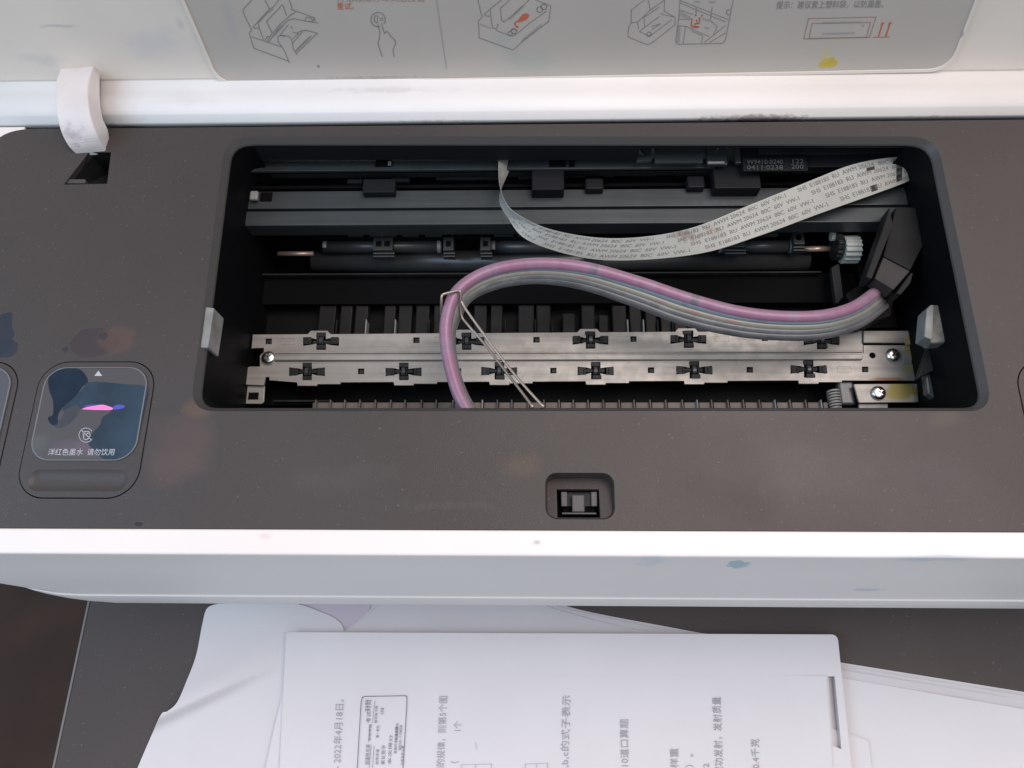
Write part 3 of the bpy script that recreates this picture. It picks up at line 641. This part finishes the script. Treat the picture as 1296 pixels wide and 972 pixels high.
hol.append(hpoly(1040, 431, True))
for x, y in botH: hol.append(hpoly(x, y, False))
for x, y in topQ + botQ: hol.append([(x - 4, y - 3.6), (x + 4, y - 3.6), (x + 4, y + 3.6), (x - 4, y + 3.6)])
uz = lambda l: [U(x, y, ZP) for x, y in l]
MB().prism(uz(out), ZP - 1.1, ZP, [uz(h) for h in hol]).build('plate_sheet', 'steel', SP, bevel=.12)
P('plate_ridge', 'steel', 345, 448.4, 1092, 455.2, ZP + 1.5, 1.5, .35, SP); P('plate_step', 'steel', 345, 444.2, 1092, 446.6, ZP + .7, .7, .3, SP)
for a_, y_ in ((355, 432), (480, 469), (550, 430), (640, 469), (710, 430), (780, 429), (840, 468), (905, 428.5), (1000, 427.5), (1060, 467)):
    fr_ = MB()
    for (p, q, r_, s2) in ((a_, y_ - 4, a_ + 18, y_ - 3.3), (a_, y_ + 3.3, a_ + 18, y_ + 4), (a_, y_ - 3.3, a_ + .7, y_ + 3.3), (a_ + 17.3, y_ - 3.3, a_ + 18, y_ + 3.3)): fr_.pbox(p, q, r_, s2, ZP + .14, .14)
    fr_.build('embossed_mark', 'steel', SP)
# end pieces
MB().pprism([(309, 488), (335, 488), (334, 508), (331, 511), (306, 511)], ZP - 2, 1).build('plate_foot', 'steel', SP, bevel=.2); P('foot_hole', 'gap', 314, 496.5, 327, 505.5, ZP - 1.7, .5, .6, SP)
MB().pprism([(1093, 418.5), (1151.5, 418.5), (1153, 436), (1147, 436), (1146, 433.5), (1093, 433.5)], ZP + 1.4, 1).build('plate_cover', 'steel', SP, bevel=.2)
P('cover_gap', 'gap', 1093, 433.5, 1146, 437, ZP - .4, .5, 0, SP)
MB().pprism([(1093, 436.5), (1147, 436.5), (1147, 449), (1093, 449)], ZP - .4, 1).build('screw_plate', 'steel', SP)
MB().pprism([(1143, 437), (1155, 437), (1154, 460), (1143, 460)], ZP + .4, 1).build('plate_tab', 'steel', SP, bevel=.2)
MB().pprism([(1080.5, 486), (1161, 485.5), (1163, 509), (1087, 509.5)], ZP + 1, 1.2).build('corner_screw_plate', 'steel', SP, bevel=.3)
MB().pprism([(1087, 511), (1124, 511), (1124, 530), (1088, 530)], ZP - 1, 1.2).build('pale_foot', 'palegrey', SP, bevel=.3)
MB().tube([(*U(1104.5, 449.5, ZP + .35), ZP - .5), (*U(1104.5, 449.5, ZP + .35), ZP + .25)], 1.3, 16).build('round_hole', 'gap', SP)
def screw(px, py, z, r):
    S_ = bpy.data.objects.new('screw', None); c = U(px, py, z); link(S_, SP, (c[0], c[1], z - 1)); S_.empty_display_size = .005
    m_ = MB(); L_ = []
    for rr, zz_ in ((r, -.5), (r, .3), (r * .93, .8), (r * .75, 1.2), (r * .45, 1.5), (.05, 1.58)):
        L_.append([(c[0] + rr * math.cos(q), c[1] + rr * math.sin(q), z + zz_) for q in (2 * math.pi * k / 24 for k in range(24))])
    m_.loft(L_, True, True, True, True)
    for an in (.5, .5 + math.pi / 2):                    # cross recess arms
        d_ = Vector((math.cos(an), math.sin(an))) * r * .5; n_ = Vector((-d_.y, d_.x)).normalized() * r * .11
        cc = Vector(c); q4 = [cc - d_ - n_, cc + d_ - n_, cc + d_ + n_, cc - d_ + n_]
        m_.prism([tuple(p) for p in q4], z + 1.2, z + 1.62)
    m_.build('screw', 'screw', SP, label=None); bpy.data.objects.remove(S_)
screw(340, 453, ZP + .6, 3.1); screw(1130, 449.5, ZP + .6, 3.0); screw(1111.5, 497.5, ZP + 1.4, 3.1)
P('screw_recess', 'gap', 329, 440, 350, 462, ZP - .6, .5, .3, SP)
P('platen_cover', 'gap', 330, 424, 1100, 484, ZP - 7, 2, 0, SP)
# one holder, then copies
def holder_mesh():
    m_ = MB(); x, y = botH[0]
    m_.pbox(x - 22, y - 4.2, x - 12.5, y + 5, ZP + .3, 3); m_.pbox(x + 12.5, y - 4.2, x + 22, y + 5, ZP + .3, 3)
    m_.pbox(x - 12, y - 2, x + 12, y + 2.2, ZP - .6, 2); m_.pbox(x - 5.5, y - 10.5, x + 5.5, y - 5.5, ZP + .5, 3); m_.pbox(x - 5.5, y + 5.5, x + 5.5, y + 10.5, ZP + .5, 3)
    m_.pbox(x - 4, y - 5, x - 2.5, y + 5, ZP + .9, 3); m_.pbox(x + 2.5, y - 5, x + 4, y + 5, ZP + .9, 3)
    m_.pbox(x - 16, y - 3, x - 14.8, y + 4, ZP + .7, 2); m_.pbox(x + 14.8, y - 3, x + 16, y + 4, ZP + .7, 2)
    return m_
org0 = (*U(*botH[0], ZP), ZP)
H0 = holder_mesh().build('wheel_holder', 'black2', SP, origin=org0, bevel=.2)
w_ = MB(); cx_, cy_ = U(*botH[0], ZP)
w_.tube([(cx_ - .9, cy_, ZP - .9), (cx_ + .9, cy_, ZP - .9)], 2.3, 12); wm = w_
for i, (x, y) in enumerate(botH[1:] + [(a_, b_ + .8) for a_, b_ in topH]):
    o = H0.copy(); COL.objects.link(o); c = U(x, y, ZP); o.location = (Vector((c[0], c[1], ZP)) - ORG['steel_guide_plate']) * .001
    if i >= 5: o.rotation_euler = (0, 0, math.pi)
for x, y in topQ + botQ: P('square_peg', 'black2', x - 2.2, y - 2, x + 3.4, y + 3, ZP - .3, 2, .2, SP)
for x, y in botH + topH:
    c = U(x, y, ZP); MB().tube([(c[0] - .7, c[1], ZP - .7), (c[0] + .7, c[1], ZP - .7)], 2.0, 12, False).build('star_wheel', 'rubber', SP)
# spring and coil at right, below the plate
sx, sy = U(1057, 508, -46)
sp_ = [(sx + 2.6 * math.cos(q), sy + 5 - i * .0, -46 + 2.6 * math.sin(q)) for i, q in enumerate([0])]
coil = [(sx + 2.4 * math.cos(k * .6), sy + 5 - k * .12, -47 + 2.4 * math.sin(k * .6)) for k in range(110)]
MB().tube(coil, .45, 6).build('coil_spring', 'palegrey', PR)
P('clear_stub', 'smoke', 1062, 482, 1082, 512, -47, 4, 1)
# left and right plastic levers
MB().pprism([(260, 388), (271, 389.5), (263.5, 440), (250.5, 440)], -1.2, 10).build('release_tab', 'palegrey', PR, bevel=.5)
MB().pprism([(1171, 427), (1174, 392), (1178, 385.5), (1195, 386), (1203, 411), (1210, 438), (1198, 433), (1181, 434)], -18, 7).build('lever', 'leverplastic', PR, bevel=.8)
MB().pprism([(1170, 426), (1173, 391), (1178, 385.5), (1182, 386), (1180, 430)], -16.5, 8).build('lever_edge', 'palegrey', PR, bevel=.5)
MB().pprism([(1171, 474), (1187, 456), (1198, 460), (1203, 491), (1188, 507), (1174, 498)], -33, 4).build('clear_bracket', 'smoke', PR, bevel=.8)
MB().pprism([(1178, 430), (1206, 436), (1205, 458), (1172, 474), (1160, 480)], -30, 3).build('lever_stem', 'black2', PR, bevel=.5)
# tube clamp
TC = bpy.data.objects.new('tube_clamp', None); link(TC, PR, (*U(1130, 330, -22), -30)); TC.empty_display_size = .01
MB().pprism([(1107, 352), (1131, 367), (1152, 343), (1118, 325)], -19, 8).build('clamp_face', 'clampface', TC, bevel=.4)
MB().pprism([(1118, 324), (1152, 342), (1176, 296), (1160, 262), (1134, 262)], -21, 8).build('clamp_body', 'clampdark', TC, bevel=.4)
MB().pprism([(1096, 350), (1103, 353), (1130, 285), (1126, 262), (1117, 290)], -17.5, 8).build('clamp_strip', 'clampdark', TC, bevel=.4)
MB().pprism([(1134, 371), (1140, 373), (1153, 357), (1156, 345), (1153, 345)], -17.5, 8).build('clamp_strip', 'clampdark', TC, bevel=.4)
MB().pprism([(1070, 372), (1100, 352), (1132, 371), (1128, 400), (1090, 412)], -34, 8).build('clamp_throat', 'black', TC, bevel=.4)
P('mechanism_block', 'black', 1085, 250, 1180, 415, -52, 4, .3)

# ================================================================== flat cable (own thing)
FC = thing('flat_cable', (*U(800, 315, -40), -40), 'white flat ribbon cable with rows of small print, curving through the well', 'cable')
T = [(631, 200, -15), (631, 216, -14), (633, 236, -12), (642, 259, -11), (662, 275, -11), (700, 291, -11), (760, 301, -11), (820, 299, -11), (880, 287, -11), (950, 259, -12), (1020, 231, -13), (1080, 208, -14), (1132, 199, -15), (1150, 202, -16), (1163, 212, -18)]
B_ = [(653, 200, -22), (644, 218, -21), (634.5, 240, -20), (632.5, 256, -18), (642, 274, -17), (668, 304, -17), (738, 326, -17), (806, 329, -17), (890, 320, -17), (962, 298, -17), (1038, 270, -18), (1100, 248, -19), (1138, 234, -20), (1152, 228, -21), (1163, 222, -22)]
Tc = catmull([U3(*p) for p in T], 8); Bc = catmull([U3(*p) for p in B_], 8)
mb = MB(); K = 10
def ribp(i, s, off=0.0):
    """i: float index along, s: 0 bottom .. 1 top edge"""
    i = max(0, min(len(Tc) - 1.001, i)); k = int(i); f = i - k
    t_ = Tc[k].lerp(Tc[k + 1], f); b2 = Bc[k].lerp(Bc[k + 1], f)
    p = b2.lerp(t_, s)
    if off: 
        d = (Tc[k + 1] - Tc[k]).cross(t_ - b2); 
        if d.length > 0:
            d.normalize(); d = d if d.z > 0 else -d; p = p + d * off
    return p
ncond = 17; prf = []
for k in range(ncond * 3 + 1): prf.append((k / (ncond * 3), .03 if k % 3 else 0))
mb.loft([[tuple(ribp(i, s, o)) for s, o in prf] for i in range(len(Tc))], False, smooth=False)
mb.build('cable_band', 'ffc', FC, solid=.12)
# arc length table
al = [0]
for i in range(1, len(Tc)): al.append(al[-1] + ((Tc[i] + Bc[i]) / 2 - (Tc[i - 1] + Bc[i - 1]) / 2).length)
def idx(s):
    for i in range(1, len(al)):
        if al[i] >= s: return i - 1 + (s - al[i - 1]) / (al[i] - al[i - 1])
    return len(al) - 1.01
rowc = [.86, .64, .41, .17]
for r_, s0 in enumerate(rowc):
    t = MB(); base = 17 + r_ * 5.2
    for rep in range(3):
        st_ = base + 20 + rep * 62
        textmap('SHS  E188183  RU  AWM 20624  80C  60V  VW-1', lambda x, y: tuple(ribp(idx(st_ + x), s0 - .05 + y / 9.5, .24)), 1.75, mb=t, bold=.0, fit=56)
    textmap('20624  80C  60V  VW-1', lambda x, y: tuple(ribp(idx(base - 11 + x), s0 - .05 + y / 9.5, .24)), 1.75, mb=t, bold=.0, fit=27)
    t.build('printed_text', 'ffcprint', FC)
def ffcmark(s0, s1, a0, a1, sh=0):
    t = MB(); L1 = []
    for k in range(5):
        s_ = a0 + (a1 - a0) * k / 4
        L1.append([tuple(ribp(idx(s0 + sh * k / 4), s_, .2)), tuple(ribp(idx(s1 + sh * k / 4), s_, .2))])
    t.loft(L1, False); t.build('black_mark', 'blacktape', FC)
tot = al[-1]
ffcmark(tot - 12.4, tot - 9.6, .12, .92, 2.0); ffcmark(tot - 26, tot - 22.8, .08, .26, .8); ffcmark(tot - 24, tot - 20.5, .7, .8, .6)

# ================================================================== ink tubes (own thing)
TB = thing('ink_tube_bundle', (*U(800, 380, -40), -40), 'bundle of thin soft ink tubes, pink on top, looping across the well', 'ink tubes')
def tubemat(name, c1, c2, c3):
    m = bpy.data.materials.new(name); m.use_nodes = True; N = m.node_tree.nodes; L = m.node_tree.links; b = N['Principled BSDF']
    a_ = N.new('ShaderNodeAttribute'); a_.attribute_name = 'along'
    n = N.new('ShaderNodeTexNoise'); n.noise_dimensions = '1D'; n.inputs['Scale'].default_value = 1.0; n.inputs['Detail'].default_value = 4
    L.new(a_.outputs['Fac'], n.inputs['W']); cr = N.new('ShaderNodeValToRGB'); L.new(n.outputs[0], cr.inputs[0])
    e = cr.color_ramp.elements; e[0].position = .30; e[0].color = (*c3, 1); e[1].position = .37; e[1].color = (*c1, 1)
    q = e.new(.52); q.color = (*c2, 1); q = e.new(.62); q.color = (*c1, 1); q = e.new(.70); q.color = (*c3, 1)
    lw_ = N.new('ShaderNodeLayerWeight'); lw_.inputs[0].default_value = .35
    pw = N.new('ShaderNodeMath'); pw.operation = 'MULTIPLY'; pw.inputs[1].default_value = .55; L.new(lw_.outputs['Facing'], pw.inputs[0])
    mx = N.new('ShaderNodeMix'); mx.data_type = 'RGBA'; L.new(pw.outputs[0], mx.inputs[0]); L.new(cr.outputs[0], mx.inputs[6]); mx.inputs[7].default_value = (.34, .32, .34, 1)
    L.new(mx.outputs[2], b.inputs['Base Color']); b.inputs['Roughness'].default_value = .36
    b.inputs['Subsurface Weight'].default_value = .25; b.inputs['Subsurface Radius'].default_value = (.0015, .001, .0012)
    return m
tm = [tubemat('pink_ink_tube', (.27, .15, .235), (.27, .115, .19), (.15, .12, .15)), tubemat('cyan_ink_tube', (.13, .185, .215), (.12, .17, .20), (.11, .13, .15)),
      tubemat('straw_ink_tube', (.21, .205, .165), (.20, .185, .15), (.23, .16, .14)), tubemat('grey_ink_tube', (.12, .13, .135), (.09, .10, .105), (.17, .17, .165)), tubemat('smoke_ink_tube', (.07, .074, .078), (.09, .09, .09), (.06, .06, .064))]
base = [(598, 530, -12), (581, 500, -12), (569, 460, -12), (564, 425, -12), (567, 395, -11), (578, 370, -10), (604, 350, -10), (640, 338, -10), (690, 334, -10), (745, 340, -11), (810, 358, -13), (870, 378, -15), (930, 394, -17), (985, 401, -18), (1040, 400, -19), (1080, 389, -22), (1108, 370, -27)]
offs = [(1.5, -1), (1.5, -1), (1.8, 0), (2.4, 0), (4.4, 1), (5.5, 2), (5.5, 4.0), (3.4, 5.4), (0, 6.0), (-1.5, 6.6), (-2.5, 7.4), (-2.5, 8), (-1, 7.6), (0, 7.2), (1, 7), (3, 6), (4, 5)]
for k in range(5):
    pts = []
    for (x, y, z), (ox, oy) in zip(base, offs):
        pts.append(U3(x + ox * k * .72, y + oy * k * .84, z - 1.15 * k))
    path = catmull(pts, 6); t = MB(); seg = 12
    rad = 2.5 if k == 0 else 1.85
    t.tube(path, rad, seg)
    o = t.build('ink_tube', tm[k], TB, label=['pink ink tube', 'blue grey ink tube', 'straw coloured ink tube', 'grey ink tube', 'dark grey ink tube'][k])
    at_ = o.data.attributes.new('along', 'FLOAT', 'POINT'); s_ = 0; vals = []
    for i, p in enumerate(path):
        if i: s_ += (path[i] - path[i - 1]).length
        vals += [s_ * (.06 if k != 0 else .05) + k * 31.7] * seg
    at_.data.foreach_set('value', vals)

# ================================================================== bent wire over the tubes
wz = -6.5
wp1 = [(558.5, 398, -14), (558.5, 386, -9), (559, 376, wz), (561, 372.5, wz), (570, 370, wz), (579, 368, wz), (582.5, 369, wz), (583.5, 375, -8), (583, 390, -12), (585, 402, -14), (592, 411, -14), (612, 434, -13), (640, 470, -9), (660, 496, -5), (674.5, 515.5, -1.5)]
t = MB(); t.tube([tuple(p) for p in catmull([U3(*p) for p in wp1], 5)], .52, 8)
wire = thing('bent_wire', U3(630, 440, -14), 'thin bent steel wire hooked over the pink tube, crossed ends resting on the well edge', 'wire')
t.build('wire_hook', 'wire', wire)
t = MB(); t.tube([tuple(p) for p in catmull([U3(*p) for p in [(584, 381, -9), (590, 392, -9), (610, 420, -8), (640, 460, -6), (665, 490, -3.5), (688.5, 515.5, -1.2)]], 5)], .52, 8); t.build('wire_leg', 'wire', wire)

# ================================================================== papers
ZD = -160.0
def sheet(name, label, rows, zf, m, ncol=24, th=.12, cat='paper sheet', group=None, parent=None):
    """rows: list of ((lx,ly),(rx,ry)) pixel pairs, read at height z; zf(u,v)->lift"""
    L_ = [Vector(r[0]) for r in rows]; R_ = [Vector(r[1]) for r in rows]
    Lc = catmull([(p.x, p.y, 0) for p in L_], 8); Rc = catmull([(p.x, p.y, 0) for p in R_], 8); loops = []
    for i, (a_, b_) in enumerate(zip(Lc, Rc)):
        l = []
        for j in range(ncol + 1):
            p = a_.lerp(b_, j / ncol); z = ZD + zf(p.x, p.y); l.append((*U(p.x, p.y, z), z))
        loops.append(l)
    t = MB().loft(loops, False, smooth=False); t.f = [f[::-1] for f in t.f]
    o = t.build(name, m, parent, solid=th)
    return tag(o, label, cat, group) if not parent else o
ss = lambda x: max(0, min(1, x)) ** 2 * (3 - 2 * max(0, min(1, x)))
sheet('mauve_sheet', 'thin mauve sheet peeping out beneath the printer between two white sheets', [((380, 740), (480, 740)), ((379, 762), (470, 764)), ((400, 778), (466, 778)), ((425, 794), (468, 795)), ((425, 815), (468, 815))], lambda x, y: .8, 'paper_pink', group=None)
# wide white sheets under the top document, upper edge sloping to the right
for k, (dy, x1) in enumerate(((0, 870), (-2.5, 842), (-5, 800))):
    sheet('loose_sheet', ['lowest white sheet whose edge slopes down right of the printer front', 'middle white sheet sloping out above the exam paper', 'upper white sheet reaching under the printer front'][k],
          [((468 + k * 6, 740), (700 - k * 20, 745)), ((465 + k * 6, 766), (720 - k * 20, 768 + dy)), ((452 + k * 3, 784), (x1, 798 + dy * .4)), ((430, 805), (905, 806)), ((420, 840), (910, 830))], lambda x, y, k=k: .5 + k * .5, 'paper2')
def zleft(x, y):
    d = (y - (900 - (x - 215) * .46)) / 16.0          # crease line rising to the right
    fold = 7.0 * math.exp(-max(0, -d) ** 2 * .22) if d < 0 else 7.0 * math.exp(-d * d * 2.2)
    near = ss((390 - x) / 150)
    curl = 5.0 * ss((800 - y) / 60) * ss((420 - x) / 120)
    return 1.4 + fold * near * (1.0 if d < 0 else 1.0) + curl * .5
sheet('creased_sheet', 'white sheet with a diagonal crease and curled rounded corner left of the exam paper', [((276, 764), (372, 763)), ((262, 770), (400, 772)), ((256, 790), (432, 790)), ((248, 830), (440, 830)), ((236, 862), (450, 862)), ((224, 889), (450, 889)), ((212, 900), (450, 900)), ((204, 904), (450, 908)), ((192, 930), (450, 935)), ((174, 972), (450, 972)), ((150, 1030), (450, 1030))], zleft, 'paper', 34)
sheet('loose_sheet', 'narrow strip of white sheet between the creased sheet and the exam paper', [((357, 880), (420, 880)), ((345, 930), (420, 930)), ((335, 975), (420, 975)), ((322, 1030), (420, 1030))], lambda x, y: 4.2, 'paper')
for k in range(4):
    o_ = [0, 4, 9, 19][k]
    sheet('stacked_sheet', ['bottom sheet of the fanned stack right of the exam paper', 'second sheet from the bottom of the fanned stack at right', 'third sheet of the fanned stack at right', 'top sheet of the fanned stack right of the exam paper'][k],
          [((1030, 833 + o_), (1310, 878 + o_ * 1.15)), ((1030, 900), (1310, 930)), ((1030, 1040), (1330, 1040))], lambda x, y, k=k: .4 + k * .55 + .5 * noise.noise(Vector((x * .012, y * .01, k * 3))), 'paper' if k == 3 else 'paper2')
sheet('small_sheet', 'small white slip tucked under the exam paper corner at lower right', [((1040, 918), (1099, 937)), ((1040, 1050), (1113, 1050))], lambda x, y: 3.0, 'paper')
EX = thing('exam_paper', (*U(700, 960, ZD), ZD + 3), 'folded white exam paper printed with sideways Chinese text, lying on top', 'exam paper')
ze = -153.5
ol = [U(362, 800, ze), U(350, 1050, ze), U(1086, 1050, ze), U(1060, 803, ze)]
slot = [U(1048, 856, ze), U(1054, 944, ze), U(1065, 948, ze), U(1056.5, 856, ze)]
slot2 = [U(1047, 855, ze - 2), U(1053, 945, ze - 2), U(1063, 949, ze - 2), U(1055.5, 855, ze - 2)]
ol_ = rquad(ol, [2.0, 1, 1, 3.4], 6)
MB().prism(ol_, ze - 1.2, ze, [slot]).build('outer_sheets', 'paper', EX, bevel=.15)
MB().prism(rquad([U(364, 803, ze - 2), U(347.5, 1050, ze - 2), U(1085, 1050, ze - 2), U(1059, 806, ze - 2)], [2, 1, 1, 3], 6), ze - 4.2, ze - 1.3, [slot2]).build('lower_sheets', 'paper2', EX, bevel=.15)
# top leaf with its faint upper edge
leaf = MB(); Lr = []
for i in range(15):
    t_ = i / 14; y = 855.5 + t_ * 190; l = []
    for j in range(31):
        u_ = j / 30; x = 379 - 9 * t_ + u_ * (1046 + 13 * t_ - 379 + 9 * t_)
        z = ze + .10 + .5 * ss((u_ - .93) / .07) + .12 * noise.noise(Vector((x * .01, y * .01, 0)))
        l.append((*U(x, y, z), z))
    Lr.append(l)
leaf.loft(Lr, False, smooth=False); leaf.f = [f[::-1] for f in leaf.f]; leaf.build('loose_leaf', 'paper', EX, solid=.06)
zk = ze + .62
def vt(body, px, py, h, length, m='paperink', slant=-.045, bold=0, skew=0):
    """a line of text running up the picture, its foot at px,py"""
    textmap(body, lambda x, y: U3(px + slant * x - y + h * .35, py - x, zk), h, 'printed_text', m, EX, bold, fit=length)
vt('- 2022年4月18日。', 426, 973, 12, 88, slant=.05)
vt('出的图的规律，则第5个图', 556, 1003, 11.5, 122, slant=.045)
vt('1个', 579, 927, 11, 14, slant=.04); vt('为（', 575, 985, 11.5, 22, slant=.04)
vt('用a,b,c的式子表示', 714, 992, 12, 112, slant=.03)
vt('完10道口算题', 791, 985, 12, 75, slant=-.01)
vt('别样重', 854, 985, 12, 38, slant=-.01); vt('）。', 873, 972, 11, 18, slant=0)
vt('心成功发射，发射质量', 911, 992, 12, 110, slant=-.035); vt('2', 894, 972, 10, 6); vt('0.4千克', 957, 973, 11.5, 38, slant=-.03)
def eline(nm, m, segs, wd):
    mb_ = MB()
    for s_ in segs: stroke(mb_, s_, wd, lambda x, y: U3(x, y, zk))
    return mb_.build(nm, m, EX)
eline('stamp_frame', 'stampink', [[(451, 990), (457, 890), (458.5, 882.5), (461, 881.5), (513, 880.5), (515, 882), (515, 890), (509, 990)]], .95)
eline('table_grid', 'paperink2', [[(583, 990), (584, 968), (622, 967), (622, 990)], [(602, 968), (602, 990)], [(664, 990), (665, 967), (693, 966), (693, 990)], [(679, 967), (679, 990)], [(602, 939), (603, 948)]], .8)
zs = zc(440, 870, 9.533)
def sx_(body, x, y, h, ln, m='stampink', bold=0): 
    p = zs([(x, y)])[0]; vt(body, p[0] + h * .0, p[1], h, ln, m, .05, bold)
sx_('安全填写', 225, 290, 4.5, 15); sx_('考试时间', 250, 430, 6, 29); sx_('班级姓名座', 235, 935, 6, 26); sx_('学校年级', 265, 650, 4, 22); sx_('数学练习卷', 340, 430, 4, 22)
sx_('五年级', 415, 330, 5, 9); sx_('第一单元', 360, 610, 4.5, 16); sx_('家长签字', 425, 935, 5.5, 25); sx_('老师评语', 355, 935, 4.5, 20); sx_('本次得分', 505, 935, 5, 38)
sx_('请认真阅读题目再作答', 590, 640, 4, 22); sx_('每题只有一个正确答案', 630, 760, 4, 32); sx_('答题时请写清步骤', 575, 800, 4, 34); sx_('注意书写工整', 655, 940, 3.5, 25)
eline('stamp_rule', 'stampink', [zs(s) for s in ([(330, 160), (300, 430)], [(265, 460), (255, 660)], [(285, 700), (260, 970)], [(320, 710), (300, 970)])], .5)

# ------------------------------------------------------------------ tidy: make names of empties' children plain
